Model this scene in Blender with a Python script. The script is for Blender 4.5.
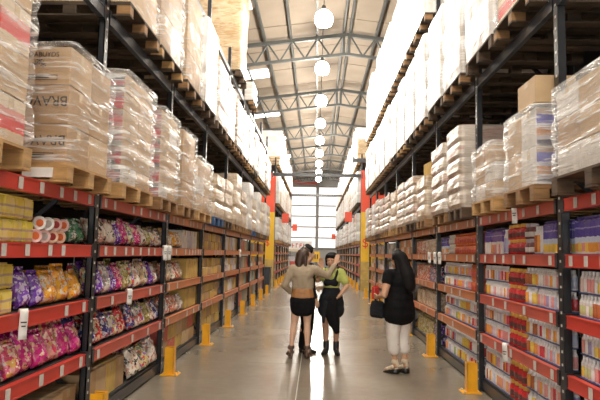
import bpy, bmesh, math, random
from mathutils import Vector, Matrix, noise

for _o in list(bpy.data.objects):
    bpy.data.objects.remove(_o)
SC = bpy.context.scene
COL = SC.collection
R = math.radians
RND = random.Random(7)

# ------------------------------------------------------------------ camera, world, lights, exposure
F_PX, YAW, PITCH, ROLL = 576.0, 1.7, 5.3, 1.2
def make_camera():
    y, p, a = R(YAW), R(PITCH), R(ROLL)
    f = Vector((-math.sin(y)*math.cos(p), math.cos(y)*math.cos(p), math.sin(p)))
    r = Vector((math.cos(y), math.sin(y), 0))
    u = r.cross(f)
    r2 = r*math.cos(a) + u*math.sin(a)
    u2 = -r*math.sin(a) + u*math.cos(a)
    m = Matrix((r2, u2, -f)).transposed().to_4x4()
    m.translation = Vector((0, 0, 1.55))
    cd = bpy.data.cameras.new('camera'); cd.sensor_width = 36; cd.lens = 36*F_PX/600
    cd.clip_end = 300; cd.clip_start = 0.05
    c = bpy.data.objects.new('camera', cd); COL.objects.link(c); c.matrix_world = m
    SC.camera = c
make_camera()
W = bpy.data.worlds.new('world'); SC.world = W; W.use_nodes = True
W.node_tree.nodes['Background'].inputs[0].default_value = (0.85, 0.92, 1.0, 1)
W.node_tree.nodes['Background'].inputs[1].default_value = 1.0
SC.view_settings.view_transform = 'Standard'
SC.view_settings.look = 'None'
SC.view_settings.gamma = 1.0
SC.view_settings.use_curve_mapping = False
SC.view_settings.exposure = -0.5
SC.cycles.use_denoising = True
SC.cycles.max_bounces = 8
SC.cycles.transparent_max_bounces = 12
SC.cycles.caustics_reflective = False
SC.cycles.caustics_refractive = False
SC.cycles.sample_clamp_indirect = 6.0
LAMP_W = 760.0          # each high-bay lamp
SKYLIGHT = 9.0          # roof daylight sheets
WALLGLOW = 1.3         # daylight coming through the far translucent wall sheets
FRONT_FILL = 9.0          # unseen glowing panes added behind the camera for frontal light

# ------------------------------------------------------------------ materials
MATS = {}
def nm(name):
    m = bpy.data.materials.new(name); m.use_nodes = True
    nt = m.node_tree
    b = nt.nodes['Principled BSDF']
    MATS[name] = m
    return m, nt, b
def N(nt, t, **kw):
    n = nt.nodes.new(t)
    for k, v in kw.items():
        if k in n.inputs: n.inputs[k].default_value = v
        else: setattr(n, k, v)
    return n
def ramp(nt, stops, interp='LINEAR'):
    r = nt.nodes.new('ShaderNodeValToRGB'); r.color_ramp.interpolation = interp
    e = r.color_ramp.elements
    while len(e) < len(stops): e.new(0.5)
    for i, (p, c) in enumerate(stops):
        e[i].position = p; e[i].color = (c[0], c[1], c[2], 1)
    return r
def coords(nt, kind='Object', scale=(1, 1, 1), rnd=True):
    tc = nt.nodes.new('ShaderNodeTexCoord'); mp = nt.nodes.new('ShaderNodeMapping')
    mp.inputs['Scale'].default_value = scale
    nt.links.new(tc.outputs[kind], mp.inputs['Vector'])
    if rnd:
        oi = nt.nodes.new('ShaderNodeObjectInfo')
        ml = N(nt, 'ShaderNodeMath', operation='MULTIPLY'); ml.inputs[1].default_value = 37.0
        nt.links.new(oi.outputs['Random'], ml.inputs[0])
        nt.links.new(ml.outputs[0], mp.inputs['Location'])
    return mp.outputs[0]
def mat_plain(name, col, rough=0.5, metal=0.0, var=0.15, scale=6.0, bump=0.0, spec=0.5, kind='Object', sc3=(1, 1, 1)):
    m, nt, b = nm(name)
    v = coords(nt, kind, sc3)
    n = N(nt, 'ShaderNodeTexNoise', Scale=scale, Detail=4.0)
    nt.links.new(v, n.inputs['Vector'])
    lo = tuple(c*(1-var) for c in col); hi = tuple(min(1, c*(1+var)) for c in col)
    r = ramp(nt, [(0.3, lo), (0.7, hi)])
    nt.links.new(n.outputs['Fac'], r.inputs[0]); nt.links.new(r.outputs[0], b.inputs['Base Color'])
    b.inputs['Roughness'].default_value = rough; b.inputs['Metallic'].default_value = metal
    b.inputs['Specular IOR Level'].default_value = spec
    if bump:
        bp = N(nt, 'ShaderNodeBump', Strength=bump, Distance=0.01)
        nt.links.new(n.outputs['Fac'], bp.inputs['Height']); nt.links.new(bp.outputs[0], b.inputs['Normal'])
    return m
def mat_emit(name, col, s):
    m, nt, b = nm(name)
    b.inputs['Base Color'].default_value = (*col, 1)
    b.inputs['Emission Color'].default_value = (*col, 1)
    b.inputs['Emission Strength'].default_value = s
    return m
def mat_patch(name, cols, scale=14.0, rough=0.3, bands=None, spec=0.5, metal=0.0):
    """Printed foil or carton: patches of several colours (Voronoi cells) plus horizontal printed bands in generated z."""
    m, nt, b = nm(name)
    v = coords(nt, 'Object')
    vo = N(nt, 'ShaderNodeTexVoronoi', Scale=scale); nt.links.new(v, vo.inputs['Vector'])
    nz = N(nt, 'ShaderNodeTexNoise', Scale=scale*0.8, Detail=3.0); nt.links.new(v, nz.inputs['Vector'])
    sep = nt.nodes.new('ShaderNodeSeparateColor'); nt.links.new(vo.outputs['Color'], sep.inputs[0])
    n = len(cols)
    r = ramp(nt, [(i/n, c) for i, c in enumerate(cols)], 'CONSTANT')
    nt.links.new(sep.outputs[0], r.inputs[0])
    out = r.outputs[0]
    if not bands:                          # small flecks: dark ones as print, pale ones painted in as foil highlights
        vf = N(nt, 'ShaderNodeTexVoronoi', Scale=scale*2.6); nt.links.new(v, vf.inputs['Vector'])
        sf = nt.nodes.new('ShaderNodeSeparateColor'); nt.links.new(vf.outputs['Color'], sf.inputs[0])
        rf_ = ramp(nt, [(0, (0, 0, 0)), (0.80, (0.7, 0.7, 0.7))], 'CONSTANT'); nt.links.new(sf.outputs[1], rf_.inputs[0])
        rc_ = ramp(nt, [(0, (0.85, 0.80, 0.72)), (0.5, cols[0]), (0.75, tuple(c*0.25 for c in cols[0]))], 'CONSTANT'); nt.links.new(sf.outputs[2], rc_.inputs[0])
        mf = N(nt, 'ShaderNodeMix', data_type='RGBA'); nt.links.new(rf_.outputs[0], mf.inputs[0]); nt.links.new(out, mf.inputs[6]); nt.links.new(rc_.outputs[0], mf.inputs[7])
        out = mf.outputs[2]
    if bands:
        g = nt.nodes.new('ShaderNodeTexCoord'); sx = nt.nodes.new('ShaderNodeSeparateXYZ')
        nt.links.new(g.outputs['Generated'], sx.inputs[0])
        ad = N(nt, 'ShaderNodeMath', operation='MULTIPLY_ADD'); ad.inputs[1].default_value = 0.10; 
        nt.links.new(nz.outputs['Fac'], ad.inputs[0]); nt.links.new(sx.outputs[2], ad.inputs[2])
        br = ramp(nt, [(p, c) for p, c, a in bands], 'CONSTANT'); ba = ramp(nt, [(p, (a, a, a)) for p, c, a in bands], 'CONSTANT')
        nt.links.new(ad.outputs[0], br.inputs[0]); nt.links.new(ad.outputs[0], ba.inputs[0])
        mx = N(nt, 'ShaderNodeMix', data_type='RGBA')
        nt.links.new(ba.outputs[0], mx.inputs[0]); nt.links.new(out, mx.inputs[6]); nt.links.new(br.outputs[0], mx.inputs[7])
        out = mx.outputs[2]
    nt.links.new(out, b.inputs['Base Color'])
    b.inputs['Roughness'].default_value = rough; b.inputs['Metallic'].default_value = metal
    b.inputs['Specular IOR Level'].default_value = spec
    bp = N(nt, 'ShaderNodeBump', Strength=0.8, Distance=0.015)
    nt.links.new(nz.outputs['Fac'], bp.inputs['Height']); nt.links.new(bp.outputs[0], b.inputs['Normal'])
    return m
def mat_film(name, lo, hi, tint=(0.93, 0.93, 0.92), scale=(2.6, 2.6, 30), rot=0.35, rough=0.2):
    """Stretch film: clear sheet with whitish, glossy, slanting creases."""
    m, nt, b = nm(name)
    tc = nt.nodes.new('ShaderNodeTexCoord'); mp = nt.nodes.new('ShaderNodeMapping')
    mp.inputs['Rotation'].default_value = (rot, rot, 0)
    mp.inputs['Scale'].default_value = scale
    oi = nt.nodes.new('ShaderNodeObjectInfo'); ml = N(nt, 'ShaderNodeMath', operation='MULTIPLY'); ml.inputs[1].default_value = 23.0
    nt.links.new(oi.outputs['Random'], ml.inputs[0]); nt.links.new(ml.outputs[0], mp.inputs['Location'])
    nt.links.new(tc.outputs['Object'], mp.inputs['Vector'])
    n = N(nt, 'ShaderNodeTexNoise', Scale=1.0, Detail=5.0, Distortion=0.9); nt.links.new(mp.outputs[0], n.inputs['Vector'])
    r = ramp(nt, [(0.40, (lo,)*3), (0.56, (lo+(hi-lo)*0.25,)*3), (0.64, (hi,)*3)])
    nt.links.new(n.outputs['Fac'], r.inputs[0])
    b.inputs['Base Color'].default_value = (*tint, 1)
    b.inputs['Roughness'].default_value = rough
    b.inputs['Specular IOR Level'].default_value = 0.7
    bp = N(nt, 'ShaderNodeBump', Strength=0.6, Distance=0.02)
    nt.links.new(n.outputs['Fac'], bp.inputs['Height']); nt.links.new(bp.outputs[0], b.inputs['Normal'])
    t = nt.nodes.new('ShaderNodeBsdfTransparent'); mx = nt.nodes.new('ShaderNodeMixShader')
    nt.links.new(r.outputs[0], mx.inputs[0]); nt.links.new(t.outputs[0], mx.inputs[1]); nt.links.new(b.outputs[0], mx.inputs[2])
    nt.links.new(mx.outputs[0], nt.nodes['Material Output'].inputs[0])
    return m
def mat_wrapcarton(name, cols, film=(0.9, 0.88, 0.85), amt=0.5, scale=(4, 4, 20)):
    """Opaque wrapped goods seen through many layers of film: carton colour under whitish creases."""
    m, nt, b = nm(name)
    v = coords(nt, 'Object', (3, 3, 5))
    vo = N(nt, 'ShaderNodeTexVoronoi', Scale=1.0); nt.links.new(v, vo.inputs['Vector'])
    sep = nt.nodes.new('ShaderNodeSeparateColor'); nt.links.new(vo.outputs['Color'], sep.inputs[0])
    r = ramp(nt, [(i/len(cols), c) for i, c in enumerate(cols)], 'CONSTANT'); nt.links.new(sep.outputs[0], r.inputs[0])
    v2 = coords(nt, 'Object', scale)
    n = N(nt, 'ShaderNodeTexNoise', Scale=1.0, Detail=5.0, Distortion=1.0); nt.links.new(v2, n.inputs['Vector'])
    r2 = ramp(nt, [(0.35, (max(0, amt-0.35),)*3), (0.65, (min(1, amt+0.35),)*3)]); nt.links.new(n.outputs['Fac'], r2.inputs[0])
    mx = N(nt, 'ShaderNodeMix', data_type='RGBA')
    nt.links.new(r2.outputs[0], mx.inputs[0]); nt.links.new(r.outputs[0], mx.inputs[6]); mx.inputs[7].default_value = (*film, 1)
    nt.links.new(mx.outputs[2], b.inputs['Base Color'])
    b.inputs['Roughness'].default_value = 0.3
    bp = N(nt, 'ShaderNodeBump', Strength=0.5, Distance=0.02)
    nt.links.new(n.outputs['Fac'], bp.inputs['Height']); nt.links.new(bp.outputs[0], b.inputs['Normal'])
    return m
def mat_bands(name, stops, rough=0.3, spec=0.5, noise_amt=0.0, axis=2, vary=None):
    """Horizontal bands up the height of a pack or bottle."""
    m, nt, b = nm(name)
    g = nt.nodes.new('ShaderNodeTexCoord'); sx = nt.nodes.new('ShaderNodeSeparateXYZ')
    nt.links.new(g.outputs['Generated'], sx.inputs[0])
    src = sx.outputs[axis]
    if noise_amt:
        nz = N(nt, 'ShaderNodeTexNoise', Scale=40.0, Detail=2.0); nt.links.new(coords(nt, 'Object'), nz.inputs['Vector'])
        ad = N(nt, 'ShaderNodeMath', operation='MULTIPLY_ADD'); ad.inputs[1].default_value = noise_amt
        nt.links.new(nz.outputs['Fac'], ad.inputs[0]); nt.links.new(src, ad.inputs[2]); src = ad.outputs[0]
    r = ramp(nt, stops, 'CONSTANT'); nt.links.new(src, r.inputs[0]); out = r.outputs[0]
    if vary:                               # each bottle or carton takes one of several label colours between two heights
        z0, z1, cols = vary
        oi = nt.nodes.new('ShaderNodeObjectInfo')
        rc = ramp(nt, [(i/len(cols), c) for i, c in enumerate(cols)], 'CONSTANT'); nt.links.new(oi.outputs['Random'], rc.inputs[0])
        ms = ramp(nt, [(0, (0, 0, 0)), (z0, (1, 1, 1)), (z1, (0, 0, 0))], 'CONSTANT'); nt.links.new(src, ms.inputs[0])
        mv = N(nt, 'ShaderNodeMix', data_type='RGBA'); nt.links.new(ms.outputs[0], mv.inputs[0]); nt.links.new(out, mv.inputs[6]); nt.links.new(rc.outputs[0], mv.inputs[7])
        out = mv.outputs[2]
    nt.links.new(out, b.inputs['Base Color'])
    b.inputs['Roughness'].default_value = rough; b.inputs['Specular IOR Level'].default_value = spec
    return m

mat_plain('red_paint', (0.56, 0.045, 0.03), 0.35, var=0.12, scale=3)
mat_plain('dull_red', (0.50, 0.085, 0.055), 0.4, var=0.15, scale=3)
mat_plain('orange_brown', (0.52, 0.17, 0.06), 0.4, var=0.12, scale=3)
mat_plain('black_paint', (0.018, 0.02, 0.024), 0.3, var=0.3, scale=4)
mat_plain('dark_blue_paint', (0.035, 0.042, 0.055), 0.35, var=0.2, scale=4)
mat_plain('dark_deck', (0.035, 0.033, 0.032), 0.6, var=0.4, scale=5)
mat_plain('shade_backing', (0.022, 0.023, 0.026), 0.55, var=0.3, scale=3)  # near-black, for the sheet that darkens the back of the shelves
mat_plain('yellow_paint', (0.86, 0.42, 0.012), 0.38, var=0.12, scale=8)
mat_plain('panel_red', (0.80, 0.085, 0.035), 0.4, var=0.06, scale=2)
mat_plain('panel_yellow', (0.85, 0.50, 0.03), 0.4, var=0.08, scale=2)
mat_plain('pallet_wood', (0.26, 0.14, 0.055), 0.75, var=0.35, scale=5, bump=0.3, sc3=(1, 1, 4))
mat_plain('pallet_wood_pale', (0.44, 0.26, 0.10), 0.75, var=0.3, scale=5, bump=0.3, sc3=(1, 1, 4))
mat_plain('pallet_wood_dark', (0.09, 0.055, 0.03), 0.8, var=0.4, scale=5, bump=0.3, sc3=(1, 1, 4))
mat_plain('pallet_board_shade', (0.062, 0.042, 0.026), 0.85, var=0.55, scale=3, bump=0.3, sc3=(1, 1, 4))  # underside shade put into the wood colour of upper-level pallets
mat_plain('pallet_blue', (0.03, 0.09, 0.22), 0.6, var=0.3, scale=5)
mat_plain('kraft', (0.42, 0.265, 0.13), 0.65, var=0.12, scale=4)
mat_plain('kraft_pale', (0.52, 0.355, 0.195), 0.65, var=0.12, scale=4)
mat_plain('kraft_yellow', (0.55, 0.37, 0.10), 0.6, var=0.2, scale=5)
mat_plain('tape', (0.60, 0.46, 0.28), 0.25, var=0.08)
mat_plain('ink', (0.04, 0.035, 0.03), 0.6, var=0.1)
mat_plain('ink_red', (0.70, 0.05, 0.03), 0.5, var=0.1)
mat_plain('paper', (0.85, 0.84, 0.80), 0.6, var=0.05)
mat_plain('label_grey', (0.62, 0.59, 0.55), 0.5, var=0.1, scale=40)
mat_plain('bolt_metal', (0.6, 0.6, 0.6), 0.3, 0.9, var=0.1)
mat_plain('steel', (0.10, 0.105, 0.10), 0.5, 0.2, var=0.15, scale=3)
mat_plain('roof_sheet', (0.34, 0.275, 0.21), 0.8, var=0.10, scale=0.9, bump=0.15, kind='Object')
mat_plain('roof_seam', (0.24, 0.2, 0.16), 0.8, var=0.1)
mat_plain('wall_grey', (0.62, 0.60, 0.58), 0.7, var=0.06, scale=0.6)
mat_plain('wall_rail', (0.42, 0.41, 0.40), 0.6, var=0.08)
mat_plain('pale_floor_line', (0.62, 0.58, 0.5), 0.5, var=0.1)
mat_plain('fascia', (0.42, 0.09, 0.07), 0.7, var=0.1)
mat_plain('white_plastic', (0.85, 0.85, 0.84), 0.35, var=0.04)
mat_emit('skylight', (1.0, 0.98, 0.95), SKYLIGHT)
mat_emit('wall_daylight', (1.0, 0.97, 0.94), WALLGLOW)
mat_emit('front_fill', (1.0, 0.97, 0.93), FRONT_FILL)
mat_emit('lamp_bulb', (1.0, 0.95, 0.86), 40.0)
mat_emit('lamp_glass', (1.0, 0.96, 0.90), 12.0)
# floor: polished, slightly blotchy concrete
def mat_floor():
    m, nt, b = nm('floor_concrete')
    v = coords(nt, 'Object', (1, 1, 1), rnd=False)
    n = N(nt, 'ShaderNodeTexNoise', Scale=0.8, Detail=6.0, Roughness=0.6); nt.links.new(v, n.inputs['Vector'])
    n2 = N(nt, 'ShaderNodeTexNoise', Scale=9.0, Detail=4.0); nt.links.new(v, n2.inputs['Vector'])
    ad = N(nt, 'ShaderNodeMath', operation='MULTIPLY_ADD'); ad.inputs[1].default_value = 0.35
    nt.links.new(n2.outputs['Fac'], ad.inputs[0]); nt.links.new(n.outputs['Fac'], ad.inputs[2])
    r = ramp(nt, [(0.45, (0.20, 0.172, 0.132)), (0.85, (0.265, 0.232, 0.182))])
    nt.links.new(ad.outputs[0], r.inputs[0]); nt.links.new(r.outputs[0], b.inputs['Base Color'])
    r2 = ramp(nt, [(0.3, (0.19,)*3), (0.75, (0.28,)*3)]); nt.links.new(n.outputs['Fac'], r2.inputs[0])
    nt.links.new(r2.outputs[0], b.inputs['Roughness'])
    b.inputs['Specular IOR Level'].default_value = 0.5
    bp = N(nt, 'ShaderNodeBump', Strength=0.04, Distance=0.01); nt.links.new(n2.outputs['Fac'], bp.inputs['Height'])
    nt.links.new(bp.outputs[0], b.inputs['Normal'])
mat_floor()
mat_film('film_clear', 0.03, 0.6)
mat_film('film_heavy', 0.14, 0.70)
mat_film('film_shrink', 0.0, 0.07, scale=(14, 14, 14))
WH = (0.68, 0.665, 0.64)
mat_wrapcarton('wrap_white', [WH, (0.58, 0.53, 0.47), (0.72, 0.71, 0.69)], film=(0.74, 0.72, 0.70), amt=0.45)
mat_wrapcarton('wrap_kraft', [(0.44, 0.30, 0.16), (0.50, 0.36, 0.22), (0.56, 0.46, 0.34)], film=(0.78, 0.72, 0.64), amt=0.28, scale=(3, 3, 24))
mat_wrapcarton('wrap_kraft_dark', [(0.34, 0.21, 0.09), (0.40, 0.26, 0.12), (0.46, 0.32, 0.17)], film=(0.7, 0.6, 0.45), amt=0.12)
mat_wrapcarton('wrap_pink', [(0.75, 0.45, 0.38), (0.80, 0.70, 0.62), (0.72, 0.60, 0.50)], amt=0.45)
mat_wrapcarton('wrap_sack', [(0.46, 0.36, 0.26), (0.56, 0.48, 0.40), (0.36, 0.24, 0.13), (0.54, 0.34, 0.28), (0.50, 0.44, 0.38)], film=(0.74, 0.69, 0.63), amt=0.30, scale=(4, 4, 28))
mat_wrapcarton('wrap_cans', [(0.62, 0.50, 0.40), (0.70, 0.58, 0.48), (0.68, 0.42, 0.36), (0.74, 0.66, 0.58)], amt=0.40)
mat_patch('tray_print', [(0.20, 0.21, 0.20), (0.55, 0.08, 0.09), (0.42, 0.42, 0.38), (0.60, 0.30, 0.28), (0.12, 0.12, 0.13)], scale=9, bands=[(0, (0.5, 0.5, 0.45), 0), (0.35, (0.60, 0.05, 0.07), 0.7), (0.62, (0.1, 0.1, 0.12), 0.3), (0.8, (0.4, 0.42, 0.38), 0.6)])
mat_bands('carton_redprint', [(0, (0.62, 0.48, 0.32)), (0.30, (0.66, 0.06, 0.05)), (0.62, (0.60, 0.22, 0.17)), (0.76, (0.66, 0.54, 0.38))], noise_amt=0.08, rough=0.5)
mat_bands('carton_blueprint', [(0, (0.10, 0.09, 0.13)), (0.18, (0.55, 0.50, 0.52)), (0.30, (0.55, 0.25, 0.10)), (0.50, (0.50, 0.48, 0.55)), (0.62, (0.10, 0.09, 0.45)), (0.86, (0.45, 0.30, 0.22))], noise_amt=0.06, rough=0.4)
# snack foils
BAG = {
 'yellow':  ('yellow', [(0.80, 0.60, 0.06), (0.85, 0.68, 0.12), (0.62, 0.58, 0.10), (0.75, 0.55, 0.05), (0.35, 0.15, 0.40), (0.82, 0.70, 0.30)]),
 'purple':  ('purple', [(0.18, 0.05, 0.42), (0.12, 0.03, 0.35), (0.25, 0.08, 0.50), (0.60, 0.50, 0.75), (0.15, 0.04, 0.4)]),
 'orange':  ('orange', [(0.85, 0.38, 0.02), (0.80, 0.30, 0.02), (0.90, 0.50, 0.05), (0.75, 0.68, 0.55), (0.86, 0.42, 0.03)]),
 'magenta': ('magenta', [(0.62, 0.02, 0.22), (0.70, 0.03, 0.28), (0.55, 0.02, 0.25), (0.80, 0.45, 0.30), (0.75, 0.10, 0.30)]),
 'pinkred': ('pink and red', [(0.75, 0.12, 0.20), (0.80, 0.40, 0.35), (0.65, 0.04, 0.12), (0.85, 0.60, 0.50), (0.70, 0.40, 0.10)]),
 'spotted': ('cream and black spotted', [(0.75, 0.68, 0.58), (0.80, 0.72, 0.60), (0.06, 0.06, 0.05), (0.60, 0.30, 0.22), (0.72, 0.62, 0.50)]),
 'mixed':   ('multicoloured', [(0.75, 0.62, 0.35), (0.70, 0.08, 0.08), (0.25, 0.10, 0.45), (0.80, 0.74, 0.62), (0.60, 0.50, 0.18), (0.12, 0.25, 0.15)]),
 'blue':    ('dark blue', [(0.05, 0.05, 0.22), (0.08, 0.08, 0.35), (0.60, 0.58, 0.65), (0.04, 0.03, 0.16), (0.45, 0.06, 0.08)]),
 'red':     ('red', [(0.62, 0.02, 0.03), (0.70, 0.05, 0.05), (0.55, 0.02, 0.03), (0.70, 0.55, 0.35)]),
 'olive':   ('olive green', [(0.35, 0.30, 0.06), (0.42, 0.38, 0.10), (0.60, 0.52, 0.30), (0.28, 0.22, 0.05)]),
 'green':   ('dark green', [(0.03, 0.16, 0.06), (0.05, 0.22, 0.08), (0.02, 0.10, 0.05), (0.40, 0.45, 0.40)]),
 'white':   ('white printed', [(0.72, 0.68, 0.62), (0.66, 0.60, 0.55), (0.60, 0.20, 0.15), (0.30, 0.28, 0.30), (0.75, 0.72, 0.68)]),
 'tan':     ('tan', [(0.55, 0.40, 0.24), (0.62, 0.48, 0.32), (0.45, 0.30, 0.16), (0.68, 0.55, 0.40)]),
 'rust':    ('rust red', [(0.60, 0.16, 0.08), (0.66, 0.24, 0.14), (0.72, 0.60, 0.50), (0.50, 0.10, 0.05)]),
}
for k, (w, c) in BAG.items():
    mat_patch('foil_'+k, c, scale=30, rough=0.22, spec=0.8)
mat_patch('packet_yellow', [(0.80, 0.62, 0.08), (0.85, 0.70, 0.16), (0.72, 0.60, 0.08), (0.80, 0.66, 0.24)], scale=13, rough=0.35,
          bands=[(0, (0.5, 0.4, 0.05), 0), (0.14, (0.30, 0.14, 0.35), 0.55), (0.24, (0.8, 0.7, 0.4), 0.2), (0.52, (0.32, 0.16, 0.36), 0.6), (0.62, (0.8, 0.7, 0.1), 0)])
# drinks
PK, RD, OG, YL, WT, LI, GN = (0.82, 0.36, 0.34), (0.66, 0.06, 0.08), (0.86, 0.40, 0.08), (0.88, 0.66, 0.12), (0.88, 0.86, 0.84), (0.40, 0.36, 0.62), (0.42, 0.52, 0.18)
_cl = [(0, (0.55, 0.52, 0.50)), (0.08, WT), (0.50, (0.70, 0.66, 0.64)), (0.70, (0.80, 0.78, 0.78)), (0.88, (0.9, 0.9, 0.9))]
mat_bands('bottle_pink', _cl, noise_amt=0.10, rough=0.2, vary=(0.12, 0.70, [PK, WT, OG, PK, (0.8, 0.6, 0.55), RD, WT]))
mat_bands('bottle_orange', _cl, noise_amt=0.10, rough=0.2, vary=(0.10, 0.72, [OG, YL, (0.5, 0.16, 0.06), OG, WT]))
mat_bands('bottle_green', _cl, noise_amt=0.10, rough=0.2, vary=(0.10, 0.68, [GN, WT, YL, (0.7, 0.6, 0.5), GN]))
mat_bands('bottle_lilac', _cl, noise_amt=0.10, rough=0.2, vary=(0.12, 0.68, [WT, LI, (0.75, 0.70, 0.78), PK, WT, (0.55, 0.60, 0.75)]))
mat_bands('bottle_yellow', _cl, noise_amt=0.10, rough=0.2, vary=(0.12, 0.56, [YL, WT, OG, YL, (0.6, 0.65, 0.3)]))
mat_bands('juice_blue', [(0, (0.80, 0.72, 0.66)), (0.34, (0.62, 0.72, 0.90)), (0.50, (0.09, 0.06, 0.40)), (0.72, (0.30, 0.26, 0.68)), (0.76, (0.09, 0.06, 0.40)), (0.92, (0.34, 0.30, 0.70)), (0.96, (0.09, 0.06, 0.38))], noise_amt=0.10, rough=0.2, vary=(0.10, 0.34, [YL, OG, WT, YL, PK]))
mat_bands('juice_purple', [(0, (0.80, 0.70, 0.68)), (0.40, (0.88, 0.84, 0.82)), (0.52, (0.12, 0.05, 0.36)), (0.74, (0.36, 0.26, 0.62)), (0.78, (0.12, 0.05, 0.36)), (0.93, (0.36, 0.28, 0.6)), (0.96, (0.10, 0.05, 0.32))], noise_amt=0.10, rough=0.2, vary=(0.06, 0.42, [WT, PK, OG, WT, RD]))
mat_plain('jar_red', (0.62, 0.03, 0.035), 0.2, var=0.15, scale=8, spec=0.7)
mat_plain('jar_orange', (0.68, 0.16, 0.05), 0.25, var=0.15, scale=8, spec=0.7)
mat_plain('jar_dark', (0.16, 0.05, 0.05), 0.2, var=0.2, scale=8, spec=0.7)
mat_plain('jar_grey', (0.50, 0.48, 0.44), 0.25, var=0.2, scale=8, spec=0.7)
mat_plain('gold', (0.85, 0.50, 0.10), 0.28, var=0.12, scale=8)
mat_plain('tub_red', (0.42, 0.05, 0.05), 0.3, var=0.1)
mat_plain('lid_white', (0.85, 0.83, 0.78), 0.3, var=0.05)
mat_plain('lid_peach', (0.86, 0.62, 0.42), 0.3, var=0.05)
mat_plain('lid_pink', (0.80, 0.55, 0.50), 0.3, var=0.05)
mat_plain('tray_blue', (0.10, 0.13, 0.36), 0.45, var=0.1)
mat_plain('tray_card', (0.42, 0.27, 0.13), 0.6, var=0.12)
mat_plain('box_lilac', (0.55, 0.50, 0.56), 0.5, var=0.2, scale=14)
mat_plain('box_orange', (0.62, 0.24, 0.07), 0.5, var=0.2, scale=12)
mat_plain('box_teal', (0.20, 0.30, 0.30), 0.5, var=0.2, scale=12)
mat_plain('box_white', (0.66, 0.62, 0.57), 0.5, var=0.15, scale=12)
mat_plain('box_red', (0.55, 0.10, 0.07), 0.5, var=0.2, scale=12)

# ------------------------------------------------------------------ mesh helpers
def link(name, mesh, mats, parent=None, loc=(0, 0, 0), rot=(0, 0, 0)):
    o = bpy.data.objects.new(name, mesh); COL.objects.link(o)
    if mesh is not None and mats is not None and not mesh.materials:
        for m in (mats if isinstance(mats, (list, tuple)) else [mats]): mesh.materials.append(MATS[m])
    o.parent = parent; o.location = loc; o.rotation_euler = rot
    return o
def empty(name, loc=(0, 0, 0), rot=(0, 0, 0)):
    o = bpy.data.objects.new(name, None); COL.objects.link(o); o.location = loc; o.rotation_euler = rot
    o.empty_display_size = 0.1
    return o
def tag(o, label=None, cat=None, group=None, kind=None):
    if label: o['label'] = label
    if cat: o['category'] = cat
    if group: o['group'] = group
    if kind: o['kind'] = kind
    return o
def bm_box(bm, lo, hi, mi=0):
    x0, y0, z0 = lo; x1, y1, z1 = hi
    v = [bm.verts.new(p) for p in ((x0,y0,z0),(x1,y0,z0),(x1,y1,z0),(x0,y1,z0),(x0,y0,z1),(x1,y0,z1),(x1,y1,z1),(x0,y1,z1))]
    fs = []
    for f in ((3,2,1,0),(4,5,6,7),(0,1,5,4),(1,2,6,5),(2,3,7,6),(3,0,4,7)):
        q = bm.faces.new([v[i] for i in f]); q.material_index = mi; fs.append(q)
    return v, fs
def bm_bar(bm, a, b, w, h=None, mi=0):
    """A square bar from a to b."""
    h = h or w
    a = Vector(a); b = Vector(b); d = (b-a).normalized()
    up = Vector((0, 0, 1)) if abs(d.z) < 0.95 else Vector((0, 1, 0))
    s = d.cross(up).normalized()*(w/2); t = s.cross(d).normalized()*(h/2)
    vs = []
    for p in (a, b):
        for i, j in ((-1,-1),(1,-1),(1,1),(-1,1)): vs.append(bm.verts.new(p+s*i+t*j))
    for f in ((0,1,2,3),(7,6,5,4),(0,4,5,1),(1,5,6,2),(2,6,7,3),(3,7,4,0)):
        q = bm.faces.new([vs[i] for i in f]); q.material_index = mi
def bm_lathe(bm, prof, n=12, mi=0, axis='z', off=(0, 0, 0)):
    """prof: [(r, h)...]; closed ends."""
    rings = []
    for r, h in prof:
        ring = []
        for i in range(n):
            a = 2*math.pi*i/n
            p = (r*math.cos(a), r*math.sin(a), h)
            if axis == 'x': p = (h, r*math.cos(a), r*math.sin(a))
            ring.append(bm.verts.new((p[0]+off[0], p[1]+off[1], p[2]+off[2])))
        rings.append(ring)
    for a, b in zip(rings, rings[1:]):
        for i in range(n):
            f = bm.faces.new((a[i], a[(i+1) % n], b[(i+1) % n], b[i])); f.smooth = True; f.material_index = mi
    f = bm.faces.new(list(reversed(rings[0]))); f.material_index = mi
    f = bm.faces.new(rings[-1]); f.material_index = mi
def done(bm, name, smooth=False):
    bmesh.ops.recalc_face_normals(bm, faces=bm.faces)
    me = bpy.data.meshes.new(name); bm.to_mesh(me); bm.free()
    if smooth:
        for p in me.polygons: p.use_smooth = True
    return me
CACHE = {}
def box_mesh(sx, sy, sz, mat, bev=0.0, base=True):
    """Box centred in x, y; base at z = 0 (or centred)."""
    key = ('box', round(sx, 3), round(sy, 3), round(sz, 3), mat, bev, base)
    if key in CACHE: return CACHE[key]
    bm = bmesh.new()
    z0 = 0 if base else -sz/2
    bm_box(bm, (-sx/2, -sy/2, z0), (sx/2, sy/2, z0+sz))
    if bev: bmesh.ops.bevel(bm, geom=bm.edges[:], offset=bev, segments=1, affect='EDGES')
    me = done(bm, mat); me.materials.append(MATS[mat]); CACHE[key] = me
    return me
def box(name, sx, sy, sz, mat, parent=None, loc=(0, 0, 0), rot=(0, 0, 0), bev=0.0, base=True):
    return link(name, box_mesh(sx, sy, sz, mat, bev, base), None, parent, loc, rot)
def boxw(name, lo, hi, mat, parent=None, bev=0.0):
    s = [hi[i]-lo[i] for i in range(3)]
    return box(name, *s, mat, parent, ((lo[0]+hi[0])/2, (lo[1]+hi[1])/2, lo[2]), bev=bev)
def bar(name, a, b, w, mat, parent=None, h=None):
    bm = bmesh.new(); a = Vector(a); b = Vector(b)
    bm_bar(bm, Vector((0, 0, 0)), b-a, w, h)
    return link(name, done(bm, name), mat, parent, a)
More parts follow.
